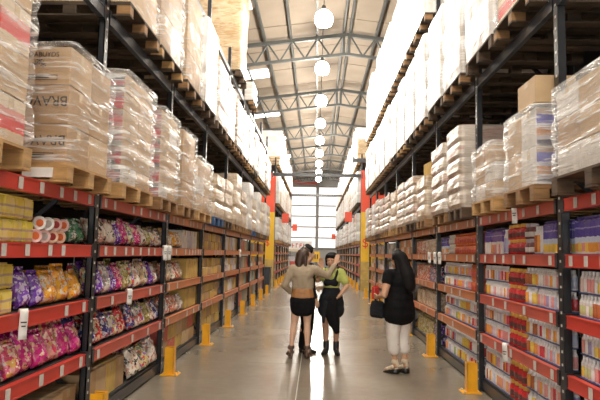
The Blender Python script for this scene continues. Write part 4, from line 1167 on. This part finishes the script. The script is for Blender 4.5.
# dark crate standing in the cross aisle at the end of the snack rack
cr = empty('stock_bin', (-2.15, 23.1, 0)); tag(cr, 'dark stock bin on the floor at the end of the snack rack', 'bin')
for lo, hi in (((-0.35, -0.45, 0.08), (0.35, -0.42, 0.95)), ((-0.35, 0.42, 0.08), (0.35, 0.45, 0.95)), ((-0.35, -0.45, 0.08), (-0.32, 0.45, 0.95)), ((0.32, -0.45, 0.08), (0.35, 0.45, 0.95))): boxw('bin_side', lo, hi, 'dark_blue_paint', cr)
boxw('bin_base', (-0.36, -0.46, 0.0), (0.36, 0.46, 0.08), 'black_paint', cr); boxw('bin_rim', (-0.37, -0.47, 0.95), (0.37, 0.47, 0.99), 'black_paint', cr)

# ------------------------------------------------------------------ people
mat_plain('skin', (0.56, 0.32, 0.20), 0.5, var=0.06, scale=12)
mat_plain('skin_pale', (0.66, 0.42, 0.29), 0.5, var=0.06, scale=12)
mat_plain('hair_black', (0.009, 0.008, 0.008), 0.65, spec=0.15, var=0.3, scale=30, sc3=(8, 8, 1), bump=0.3)
mat_plain('hair_brown', (0.055, 0.03, 0.018), 0.38, var=0.35, scale=30, sc3=(8, 8, 1), bump=0.3)
mat_plain('jacket_grey', (0.36, 0.29, 0.20), 0.8, var=0.10, scale=14, bump=0.25)
mat_plain('cloth_black', (0.008, 0.008, 0.009), 0.9, spec=0.15, var=0.3, scale=10, bump=0.2)
mat_plain('cloth_dark', (0.016, 0.017, 0.021), 0.85, spec=0.2, var=0.3, scale=10, bump=0.2)
mat_plain('cloth_brown', (0.36, 0.17, 0.06), 0.6, var=0.15, scale=12)
mat_plain('cloth_green', (0.42, 0.46, 0.12), 0.8, var=0.12, scale=12, bump=0.2)
mat_plain('cloth_white', (0.74, 0.70, 0.65), 0.8, var=0.07, scale=9, bump=0.25)
mat_plain('shoe_black', (0.014, 0.013, 0.013), 0.35, var=0.2)
mat_plain('shoe_brown', (0.09, 0.05, 0.035), 0.4, var=0.2)
mat_plain('shoe_cream', (0.62, 0.52, 0.38), 0.5, var=0.1)
mat_plain('eye_white', (0.8, 0.78, 0.75), 0.3, var=0.02)
mat_plain('lips', (0.45, 0.15, 0.12), 0.4, var=0.05)
mat_plain('red_item', (0.60, 0.05, 0.04), 0.4, var=0.1)
def V(*a): return Vector(a)
def bm_sphere(bm, c, r, seg=12):
    r = r if hasattr(r, '__len__') else (r, r, r)
    bmesh.ops.create_uvsphere(bm, u_segments=seg, v_segments=max(6, seg*2//3), radius=1.0, matrix=Matrix.Translation(c) @ Matrix.Diagonal((*r, 1)))
def bm_capsule(bm, a, b, ra, rb, seg=12):
    a, b = Vector(a), Vector(b)
    bm_sphere(bm, a, ra, seg); bm_sphere(bm, b, rb, seg)
    d = b-a
    if d.length < 1e-4: return
    q = d.to_track_quat('Z', 'Y').to_matrix().to_4x4()
    bmesh.ops.create_cone(bm, cap_ends=True, segments=seg, radius1=ra, radius2=rb, depth=d.length, matrix=Matrix.Translation((a+b)/2) @ q)
def blob(name, build, mat, parent, voxel=0.010, smooth=6, factor=0.5):
    """One continuous surface grown from overlapping tapered limbs (voxel remesh, then smoothed)."""
    bm = bmesh.new(); build(bm)
    me = bpy.data.meshes.new('t'); bm.to_mesh(me); bm.free()
    o = bpy.data.objects.new('t', me)
    r = o.modifiers.new('r', 'REMESH'); r.mode = 'VOXEL'; r.voxel_size = voxel
    s = o.modifiers.new('s', 'SMOOTH'); s.iterations = smooth; s.factor = factor
    out = bake(o)
    for p in out.polygons: p.use_smooth = True
    out.materials.clear(); out.materials.append(MATS[mat])
    return link(name, out, None, parent)
def chain(bm, pts, seg=12):
    for (a, ra), (b, rb) in zip(pts, pts[1:]): bm_capsule(bm, a, b, ra, rb, seg)
def hand(bm, wrist, d, n, side, curl=0.5, spread=1.0):
    """Palm, four bent fingers of different lengths and a thumb. d: direction of the fingers, n: palm normal."""
    d = Vector(d).normalized(); n = Vector(n); n = (n-d*n.dot(d)).normalized(); s = d.cross(n).normalized()*side
    w = Vector(wrist)
    for k in (-1.0, -0.35, 0.35, 1.0): bm_capsule(bm, w+s*0.012*k, w+d*0.085+s*0.028*k, 0.014, 0.012, 8)
    for k, L in ((-1.0, 0.058), (-0.35, 0.070), (0.35, 0.076), (1.0, 0.068)):
        p = w+d*0.085+s*0.028*k*spread; dd = d.copy(); r = 0.0095
        for q in range(3):
            ang = curl*(0.5+0.35*q); dd = (dd*math.cos(ang)+n*math.sin(ang)).normalized() if q else (d*math.cos(ang*0.6)+n*math.sin(ang*0.6)).normalized()
            e = p+dd*L*(0.45, 0.32, 0.25)[q]; bm_capsule(bm, p, e, r, r*0.92, 8); p = e; r *= 0.92
    p = w+d*0.03+s*0.022; e1 = p+(s*0.75+d*0.6+n*0.25).normalized()*0.042; e2 = e1+(d*0.9+s*0.25+n*0.3).normalized()*0.032
    bm_capsule(bm, p, e1, 0.014, 0.011, 8); bm_capsule(bm, e1, e2, 0.011, 0.009, 8)
def head_build(bm, c, f, up, k=1.0):
    """c: centre of the skull; f: facing direction."""
    f = Vector(f).normalized(); up = Vector(up).normalized(); s = f.cross(up).normalized(); up = s.cross(f).normalized()
    M3 = Matrix((s, f, up)).transposed()
    def P(x, y, z): return Vector(c)+M3 @ (Vector((x, y, z))*k)
    bm_sphere(bm, P(0, -0.012, 0.025), 0.084*k, 16); bm_sphere(bm, P(0, 0.010, 0.04), 0.078*k, 16)
    bm_sphere(bm, P(0, 0.025, -0.035), 0.064*k, 14); bm_sphere(bm, P(0, 0.045, -0.075), 0.036*k, 12)
    for q in (-1, 1):
        bm_sphere(bm, P(0.038*q, 0.055, -0.025), 0.028*k, 10)       # cheeks
        bm_sphere(bm, P(0.030*q, 0.070, 0.022), 0.020*k, 10)        # brow
        bm_capsule(bm, P(0.080*q, -0.005, 0.020), P(0.076*q, 0.002, -0.025), 0.016*k, 0.010*k, 8)   # ears
    bm_capsule(bm, P(0, 0.084, 0.015), P(0, 0.104, -0.022), 0.010*k, 0.014*k, 8)                   # nose
    bm_capsule(bm, P(-0.018, 0.082, -0.052), P(0.018, 0.082, -0.052), 0.010*k, 0.010*k, 8)         # mouth
    return P
def face_parts(P, parent):
    for q in (-1, 1):
        bm = bmesh.new(); bm_sphere(bm, P(0.030*q, 0.079, -0.002), 0.0105, 10); link('eye', done(bm, 'eye', True), 'eye_white', parent)
        bm = bmesh.new(); bm_sphere(bm, P(0.030*q, 0.087, -0.002), 0.0058, 8); link('iris', done(bm, 'iris', True), 'hair_black', parent)
        bm = bmesh.new(); bm_capsule(bm, P(0.014*q, 0.090, 0.020), P(0.046*q, 0.078, 0.020), 0.004, 0.003, 6); link('eyebrow', done(bm, 'brow', True), 'hair_black', parent)
    bm = bmesh.new(); bm_capsule(bm, P(-0.018, 0.090, -0.052), P(0.018, 0.090, -0.052), 0.0055, 0.0055, 8); link('lips', done(bm, 'lips', True), 'lips', parent)
def person(loc, rotz, label):
    t = empty('person', loc, (0, 0, rotz)); tag(t, label, 'person', 'shoppers standing in the aisle'); return t
def rig(H, heel=0.0):
    """Standing joints of a figure H tall facing +y, feet raised by the heel."""
    k = H/1.66
    J = dict(pelvis=V(0, 0, 0.90*k), waist=V(0, 0, 1.04*k), chest=V(0, -0.005, 1.25*k), neck=V(0, -0.01, 1.40*k), head=V(0, 0.015, 1.545*k))
    for s, q in (('L', -1), ('R', 1)):
        J['sh'+s] = V(0.165*q*k, 0, 1.345*k); J['hip'+s] = V(0.085*q*k, 0, 0.86*k); J['knee'+s] = V(0.085*q, 0.02, 0.475*k); J['ank'+s] = V(0.08*q, -0.02, 0.085*k)
        J['elb'+s] = V(0.22*q*k, -0.02, 1.07*k); J['wr'+s] = V(0.21*q*k, 0.05, 0.85*k)
    for n in J: J[n].z += heel
    return J
def body_build(bm, J, hands, facing=(0, 1, 0), slim=1.0, up=(0, 0, 1), feet=None):
    chain(bm, [(J['pelvis'], 0.135*slim), (J['waist'], 0.108*slim), (J['chest'], 0.125*slim), (J['neck']+V(0, 0, -0.06), 0.065)])
    for q in (-1, 1):
        bm_sphere(bm, J['pelvis']+V(0.065*q, -0.03, -0.03), 0.10*slim)
        bm_sphere(bm, J['chest']+V(0.06*q, 0.03, -0.01), 0.085*slim)
    bm_capsule(bm, J['neck']+V(0, 0, -0.05), J['head']+V(0, -0.01, -0.06), 0.055, 0.05)
    for s in 'LR':
        bm_capsule(bm, J['chest']+V(0, 0, 0.08), J['sh'+s], 0.075*slim, 0.058*slim)
        chain(bm, [(J['sh'+s], 0.054*slim), (J['elb'+s], 0.040*slim), (J['wr'+s], 0.026)])
        bm_capsule(bm, J['sh'+s].lerp(J['elb'+s], 0.3), J['sh'+s].lerp(J['elb'+s], 0.6), 0.050*slim, 0.046*slim)
        bm_capsule(bm, J['elb'+s].lerp(J['wr'+s], 0.12), J['elb'+s].lerp(J['wr'+s], 0.5), 0.042*slim, 0.034*slim)
        chain(bm, [(J['hip'+s], 0.095*slim), (J['hip'+s].lerp(J['knee'+s], 0.5), 0.078*slim), (J['knee'+s], 0.056*slim)])
        calf = J['knee'+s].lerp(J['ank'+s], 0.33)+V(0, -0.022, 0)
        chain(bm, [(J['knee'+s], 0.054*slim), (calf, 0.056*slim), (J['knee'+s].lerp(J['ank'+s], 0.75), 0.036), (J['ank'+s], 0.034)])
        fd = (feet or {}).get(s, V(0, 1, 0)).normalized()
        toe_z = J['ank'+s].z*0.0+0.03
        bm_capsule(bm, J['ank'+s]+fd*-0.02+V(0, 0, -0.03), J['ank'+s]+fd*0.13+V(0, 0, toe_z-J['ank'+s].z), 0.034, 0.030)
        h = hands.get(s)
        if h: hand(bm, J['wr'+s], h[0], h[1], 1 if s == 'L' else -1, h[2] if len(h) > 2 else 0.5)
def shoe(name, ank, fd, mat, parent, heel=0.0, boot=0.0, sandal=False, wedge=False, sole=None):
    """A shoe round the foot; heel: height of a raised heel; boot: shaft height."""
    fd = Vector(fd).normalized(); sd = V(fd.y, -fd.x, 0); a = Vector(ank); g = V(a.x, a.y, 0)
    def b(bm):
        toe = g+fd*0.135+V(0, 0, 0.028)
        if not sandal:
            bm_capsule(bm, a+fd*-0.015+V(0, 0, -0.045), toe, 0.042, 0.035)
            bm_capsule(bm, g+fd*0.09+V(0, 0, 0.03), toe+fd*0.02, 0.042, 0.03)
            if boot: bm_capsule(bm, a+V(0, 0, -0.03), a+V(0, 0, boot), 0.046, 0.049)
        else:
            for t in (0.25, 0.5, 0.78):
                p = (a+fd*-0.02+V(0, 0, -0.045)).lerp(toe, t); 
                bm_capsule(bm, p-sd*0.034+V(0, 0, 0.012), p+sd*0.034+V(0, 0, 0.012), 0.024, 0.024)
            bm_capsule(bm, a+sd*-0.02+V(0, 0, 0.02), a+sd*0.02+V(0, 0, 0.02), 0.036, 0.036)
            bm_capsule(bm, a+fd*-0.045+V(0, 0, -0.03), a+fd*-0.03+V(0, 0, 0.02), 0.024, 0.02)
        bm_capsule(bm, a+fd*-0.03+V(0, 0, -a.z*0.0-0.075), toe+V(0, 0, -0.014), 0.020, 0.016)
    o = blob(name, b, mat, parent, 0.007, 3)
    if heel:
        bm = bmesh.new()
        hb = a+fd*-0.045
        if wedge:
            zt = max(0.03, a.z-0.07)
            pts = [(-0.05, 0), (0.16, 0), (0.16, 0.014), (0.02, zt*0.8), (-0.05, zt)]
            l = [bm.verts.new(g+fd*x+sd*0.036+V(0, 0, z)) for x, z in pts]; r = [bm.verts.new(g+fd*x-sd*0.036+V(0, 0, z)) for x, z in pts]
            bm.faces.new(l); bm.faces.new(list(reversed(r)))
            for i in range(5): bm.faces.new((l[i], r[i], r[(i+1) % 5], l[(i+1) % 5]))
        else:
            bm_capsule(bm, V(hb.x, hb.y, a.z-0.06), V(hb.x, hb.y, 0.012), 0.024, 0.013, 8)
        link('heel', done(bm, 'heel', True), sole or mat, o)
    return o

# --- woman with the beige-grey jacket, seen from behind, arm round her friend
A = person((-0.19, 8.75, 0), 0.0, 'woman seen from behind in a beige-grey jacket, black miniskirt and strappy heels')
J = rig(1.54, 0.07)
J['head'] += V(0.02, 0.0, -0.01); J['shR'] = V(0.165, 0.01, 1.31); J['shL'] = V(-0.165, -0.01, 1.31)
J['elbR'] = V(0.37, 0.10, 1.22); J['wrR'] = V(0.49, 0.15, 1.40)
J['elbL'] = V(-0.27, -0.05, 1.07); J['wrL'] = V(-0.17, 0.07, 0.95)
J['hipL'].x = -0.085; J['kneeL'] = V(-0.115, 0.02, 0.52); J['ankL'] = V(-0.155, -0.05, 0.145)
J['kneeR'] = V(0.075, 0.03, 0.52); J['ankR'] = V(0.085, -0.03, 0.145)
ff = {'L': V(-0.25, 1, 0), 'R': V(0.2, 1, 0)}
holder = {}
def bA(bm):
    body_build(bm, J, {'R': ((0.25, 0.2, 0.9), (-0.2, 1, 0), 0.25), 'L': ((0.55, 0.75, -0.3), (1, 0, 0), 0.6)}, slim=0.93, feet=ff)
    holder['P'] = head_build(bm, J['head'], (0.85, 0.5, -0.03), (0, 0, 1))
body = blob('body', bA, 'skin_pale', A, 0.0075, 4); face_parts(holder['P'], A)
P = holder['P']
def hA(bm):
    bm_sphere(bm, P(0, -0.030, 0.045), (0.100, 0.100, 0.092), 16)
    chain(bm, [(P(0, -0.06, 0.03), 0.085), (P(-0.01, -0.085, -0.07), 0.070), (P(0.0, -0.08, -0.17), 0.052), (P(0, -0.07, -0.22), 0.03)])
    bm_capsule(bm, P(0.065, -0.02, 0.02), P(0.07, -0.02, -0.12), 0.035, 0.026); bm_capsule(bm, P(-0.065, -0.02, 0.02), P(-0.07, -0.03, -0.13), 0.035, 0.026)
    bm_capsule(bm, P(0, 0.045, 0.085), P(0, -0.02, 0.115), 0.045, 0.05)
blob('hair', hA, 'hair_brown', A, 0.009, 4)
def jA(bm):
    chain(bm, [(J['waist']+V(0, 0, 0.05), 0.135), (J['chest'], 0.148), (J['neck']+V(0, 0, -0.07), 0.085)])
    for q in (-1, 1): bm_sphere(bm, J['chest']+V(0.065*q, -0.02, 0.03), 0.105)
    for dz in (0.02, 0.06, 0.10): bm_capsule(bm, J['waist']+V(-0.05, 0, dz), J['waist']+V(0.05, 0, dz), 0.118, 0.118)
    for s in 'LR':
        bm_capsule(bm, J['chest']+V(0, 0, 0.07), J['sh'+s], 0.09, 0.072)
        chain(bm, [(J['sh'+s], 0.072), (J['elb'+s], 0.055), (J['elb'+s].lerp(J['wr'+s], 0.82), 0.043)])
    bm_capsule(bm, J['neck']+V(-0.03, 0, -0.025), J['neck']+V(0.03, 0, -0.025), 0.066, 0.066)
blob('jacket', jA, 'jacket_grey', A, 0.010, 4)
def tA(bm):
    bm_capsule(bm, J['pelvis']+V(-0.04, -0.005, 0.07), J['pelvis']+V(0.04, -0.005, 0.07), 0.125, 0.125)
    bm_capsule(bm, J['pelvis']+V(-0.045, -0.005, 0.0), J['pelvis']+V(0.045, -0.005, 0.0), 0.133, 0.133)
blob('brown_top', tA, 'cloth_brown', A, 0.010, 4)
def sA(bm):
    for dz, r in ((-0.07, 0.140), (-0.12, 0.136), (-0.165, 0.128)):
        bm_capsule(bm, J['pelvis']+V(-0.055, -0.008, dz), J['pelvis']+V(0.055, -0.008, dz), r, r)
blob('miniskirt', sA, 'cloth_black', A, 0.010, 3)
for s in 'LR': shoe('shoe', J['ank'+s], ff[s], 'shoe_brown', A, heel=0.07, sandal=True)

# --- companion in black behind her
B = person((-0.135, 9.16, 0), R(-70), 'person in black trousers and dark top hidden behind the woman in the jacket')
JB = rig(1.66)
JB['elbR'] = V(0.24, -0.02, 1.07); JB['wrR'] = V(0.20, 0.08, 0.86); JB['elbL'] = V(-0.23, 0.05, 1.09); JB['wrL'] = V(-0.16, 0.2, 1.0)
JB['kneeL'].x = -0.09; JB['ankL'].x = -0.12; JB['ankR'].x = 0.05
def bB(bm):
    body_build(bm, JB, {'R': ((0, 0.3, -1), (-1, 0, 0)), 'L': ((0.3, 0.9, 0), (1, 0, 0))}, slim=0.98)
    holder['P'] = head_build(bm, JB['head'], (0, 1, 0), (0, 0, 1))
blob('body', bB, 'skin_pale', B, 0.0075, 4); face_parts(holder['P'], B); PB = holder['P']
def hB(bm):
    bm_sphere(bm, PB(0, -0.025, 0.05), (0.100, 0.105, 0.090), 16); chain(bm, [(PB(0, -0.05, 0.02), 0.085), (PB(0, -0.075, -0.08), 0.06), (PB(0, -0.07, -0.13), 0.04)])
    bm_capsule(bm, PB(0, 0.04, 0.085), PB(0, -0.02, 0.115), 0.045, 0.05)
blob('hair', hB, 'hair_black', B, 0.009, 4)
def topB(bm, J=JB, e=0.018):
    chain(bm, [(J['pelvis']+V(0, 0, 0.02), 0.148), (J['waist'], 0.132), (J['chest'], 0.148), (J['neck']+V(0, 0, -0.07), 0.08)])
    for q in (-1, 1): bm_sphere(bm, J['chest']+V(0.065*q, 0.02, 0.0), 0.105)
    for s in 'LR':
        bm_capsule(bm, J['chest']+V(0, 0, 0.08), J['sh'+s], 0.088, 0.070); chain(bm, [(J['sh'+s], 0.068), (J['elb'+s], 0.052), (J['elb'+s].lerp(J['wr'+s], 0.85), 0.04)])
blob('dark_top', topB, 'cloth_dark', B, 0.010, 4)
def trousers(bm, J, full=1.0, r=(0.112, 0.095, 0.075, 0.066), wide=0.148):
    for dz in (0.06, 0.0, -0.05): bm_capsule(bm, J['pelvis']+V(-0.045, -0.008, dz), J['pelvis']+V(0.045, -0.008, dz), wide-0.005, wide-0.005)
    for s in 'LR':
        chain(bm, [(J['hip'+s], r[0]), (J['hip'+s].lerp(J['knee'+s], 0.5), r[1]), (J['knee'+s], r[2]), (J['knee'+s].lerp(J['ank'+s], full), r[3])])
blob('trousers', lambda bm: trousers(bm, JB, 0.95), 'cloth_black', B, 0.010, 4)
for s in 'LR': shoe('shoe', JB['ank'+s], (0, 1, 0), 'shoe_black', B)

# --- friend in green top facing us
C = person((0.25, 9.14, 0), R(172), 'woman in a lime green top, dark pinafore and ankle boots facing the camera')
JC = rig(1.52, 0.03)
JC['shR'].z += 0.0
JC['elbL'] = V(-0.25, 0.06, 1.06); JC['wrL'] = V(-0.13, 0.13, 0.90)
JC['elbR'] = V(0.20, 0.17, 1.14); JC['wrR'] = V(0.12, 0.28, 1.34)
JC['ankL'] = V(-0.085, -0.02, 0.115); JC['ankR'] = V(0.07, -0.02, 0.115)
fc = {'L': V(-0.35, 1, 0), 'R': V(0.25, 1, 0)}
def bC(bm):
    body_build(bm, JC, {'L': ((0.6, 0.5, -0.6), (0.6, 0, 0.3), 0.8), 'R': ((0.1, 0.15, 1), (-0.3, 1, 0), 0.3)}, slim=0.94, feet=fc)
    holder['P'] = head_build(bm, JC['head'], (0.12, 1, -0.12), (0, 0, 1))
blob('body', bC, 'skin', C, 0.0075, 4); face_parts(holder['P'], C); PC = holder['P']
def hC(bm):
    bm_sphere(bm, PC(0, -0.030, 0.052), (0.108, 0.105, 0.088), 16); chain(bm, [(PC(0, -0.06, 0.02), 0.088), (PC(0, -0.085, -0.08), 0.065), (PC(0, -0.08, -0.13), 0.04)])
    for q in (-1, 1): bm_capsule(bm, PC(0.075*q, 0.0, 0.04), PC(0.078*q, -0.01, -0.06), 0.034, 0.026)
    bm_capsule(bm, PC(-0.04, 0.062, 0.075), PC(0.05, 0.058, 0.078), 0.034, 0.034)
blob('hair', hC, 'hair_black', C, 0.009, 4)
def topC(bm):
    J = JC
    chain(bm, [(J['waist']+V(0, 0, -0.05), 0.128), (J['waist'], 0.124), (J['chest'], 0.14), (J['neck']+V(0, 0, -0.075), 0.078)])
    for q in (-1, 1): bm_sphere(bm, J['chest']+V(0.062*q, 0.03, -0.01), 0.098)
    for s in 'LR':
        bm_capsule(bm, J['chest']+V(0, 0, 0.075), J['sh'+s], 0.084, 0.070); bm_capsule(bm, J['sh'+s], J['sh'+s].lerp(J['elb'+s], 0.7), 0.070, 0.062)
blob('green_top', topC, 'cloth_green', C, 0.010, 4)
def pinC(bm):
    J = JC
    for dz, r, x in ((0.16, 0.13, 0.0), (0.08, 0.135, 0.02), (0.0, 0.148, 0.04), (-0.08, 0.152, 0.055), (-0.16, 0.148, 0.065)):
        bm_capsule(bm, J['pelvis']+V(-x, 0.0, dz), J['pelvis']+V(x, 0.0, dz), r, r)
    bm_capsule(bm, J['chest']+V(-0.045, 0.075, -0.06), J['chest']+V(0.045, 0.075, -0.06), 0.075, 0.075)
    for q in (-1, 1): chain(bm, [(J['chest']+V(0.065*q, 0.125, -0.02), 0.022), (J['chest']+V(0.095*q, 0.085, 0.085), 0.022), (J['chest']+V(0.10*q, 0.0, 0.155), 0.020), (J['chest']+V(0.06*q, -0.10, 0.08), 0.02)])
blob('pinafore', pinC, 'cloth_dark', C, 0.010, 3)
for s in 'LR': shoe('boot', JC['ank'+s], fc[s], 'shoe_black', C, heel=0.03, boot=0.07)
# jacket carried over her arm
K = empty('folded_jacket', (0.235, 8.84, 0.36)); tag(K, 'dark jacket hanging folded in front of the woman in green', 'jacket')
def kk_(bm):
    chain(bm, [(V(0.02, 0, 0.50), 0.075), (V(0.03, -0.01, 0.35), 0.09), (V(0.06, -0.01, 0.18), 0.085), (V(0.095, 0, 0.04), 0.05)])
    chain(bm, [(V(-0.04, 0.0, 0.48), 0.055), (V(-0.03, -0.01, 0.30), 0.06), (V(0.02, -0.01, 0.14), 0.045)])
blob('jacket_body', kk_, 'cloth_black', K, 0.010, 4)
def kk2(bm): chain(bm, [(V(-0.07, -0.03, 0.46), 0.035), (V(-0.10, -0.03, 0.28), 0.03), (V(-0.105, -0.03, 0.17), 0.024)])
blob('sleeve', kk2, 'cloth_dark', K, 0.009, 3)

# --- woman in black top and white capris by the drinks rack
D = person((1.12, 7.86, 0), R(38), 'woman with long black hair in a black top, white capri trousers and wedge shoes')
JD = rig(1.53, 0.05)
JD['shL'] = V(-0.19, 0.0, 1.29); JD['shR'] = V(0.19, 0.0, 1.29)
JD['elbL'] = V(-0.29, -0.02, 1.03); JD['wrL'] = V(-0.20, 0.19, 0.99)
JD['elbR'] = V(0.25, 0.04, 1.05); JD['wrR'] = V(0.12, 0.22, 1.0)
JD['kneeL'] = V(-0.085, 0.02, 0.5); JD['ankL'] = V(-0.075, -0.01, 0.135); JD['kneeR'] = V(0.085, 0.0, 0.5); JD['ankR'] = V(0.075, -0.05, 0.135)
fd_ = {'L': V(-0.25, 1, 0), 'R': V(0.15, 1, 0)}
def bD(bm):
    body_build(bm, JD, {'L': ((0.25, 1, 0.05), (1, 0, 0.2), 0.9), 'R': ((-0.2, 1, 0), (-1, 0, 0.2), 0.8)}, slim=1.12, feet=fd_)
    holder['P'] = head_build(bm, JD['head'], (-0.1, 1, -0.15), (0, 0, 1))
blob('body', bD, 'skin', D, 0.0075, 4); face_parts(holder['P'], D); PD = holder['P']
def hD(bm):
    bm_sphere(bm, PD(0, -0.032, 0.045), (0.105, 0.105, 0.092), 16)
    chain(bm, [(PD(0, -0.06, 0.02), 0.092), (PD(0, -0.095, -0.09), 0.088), (PD(0.0, -0.125, -0.22), 0.105), (PD(0.0, -0.135, -0.34), 0.09), (PD(0, -0.13, -0.42), 0.04)])
    for q in (-1, 1): bm_capsule(bm, PD(0.068*q, -0.03, 0.02), PD(0.085*q, -0.05, -0.18), 0.036, 0.03)
    bm_capsule(bm, PD(0, 0.04, 0.085), PD(0, -0.02, 0.115), 0.045, 0.05)
blob('hair', hD, 'hair_black', D, 0.009, 4)
def topD(bm):
    J = JD
    for dz, r, x in ((0.32, 0.150, 0.05), (0.20, 0.150, 0.045), (0.10, 0.158, 0.055), (0.0, 0.165, 0.065), (-0.10, 0.168, 0.07)):
        bm_capsule(bm, J['pelvis']+V(-x, -0.01, dz), J['pelvis']+V(x, -0.01, dz), r, r)
    chain(bm, [(J['chest'], 0.155), (J['neck']+V(0, 0, -0.07), 0.09)])
    for s in 'LR':
        bm_capsule(bm, J['chest']+V(0, 0, 0.075), J['sh'+s], 0.10, 0.082); bm_capsule(bm, J['sh'+s], J['sh'+s].lerp(J['elb'+s], 0.3), 0.080, 0.076)
blob('black_top', topD, 'cloth_black', D, 0.011, 4)
blob('capri_trousers', lambda bm: trousers(bm, JD, 0.52, (0.125, 0.108, 0.088, 0.082), 0.155), 'cloth_white', D, 0.010, 4)
for s in 'LR': 
    o = shoe('shoe', JD['ank'+s], fd_[s], 'shoe_cream', D, heel=0.06, sandal=True, wedge=True, sole='shoe_black')
# red packet in her hands and a dark handbag on her forearm
rp = empty('red_packet', (0.83, 8.06, 0.945), (0, 0, R(38))); tag(rp, 'small red packet held by the woman in the black top', 'packet')
boxw('packet_body', (-0.05, -0.03, 0.0), (0.05, 0.03, 0.17), 'red_item', rp, bev=0.008); boxw('packet_seal', (-0.045, -0.004, 0.168), (0.045, 0.004, 0.185), 'red_item', rp)
hbg = empty('handbag', (0.875, 7.95, 0.70), (0, 0, R(38))); tag(hbg, 'dark handbag hanging from the forearm of the woman in black', 'handbag')
def hb1(bm):
    [bm_capsule(bm, V(-0.03, -0.07, z), V(-0.03, 0.09, z), r, r) for z, r in ((0.05, 0.05), (0.09, 0.05), (0.13, 0.047), (0.17, 0.04), (0.20, 0.034))]
blob('bag_body', hb1, 'cloth_dark', hbg, 0.009, 3)
bm = bmesh.new(); chain(bm, [(V(-0.03, -0.05, 0.16), 0.008), (V(-0.03, -0.03, 0.27), 0.008), (V(-0.03, 0.01, 0.32), 0.008), (V(-0.03, 0.05, 0.27), 0.008), (V(-0.03, 0.07, 0.16), 0.008)], 8)
link('bag_strap', done(bm, 'strap', True), 'cloth_dark', hbg)

bpy.data.scenes.remove(TMP)
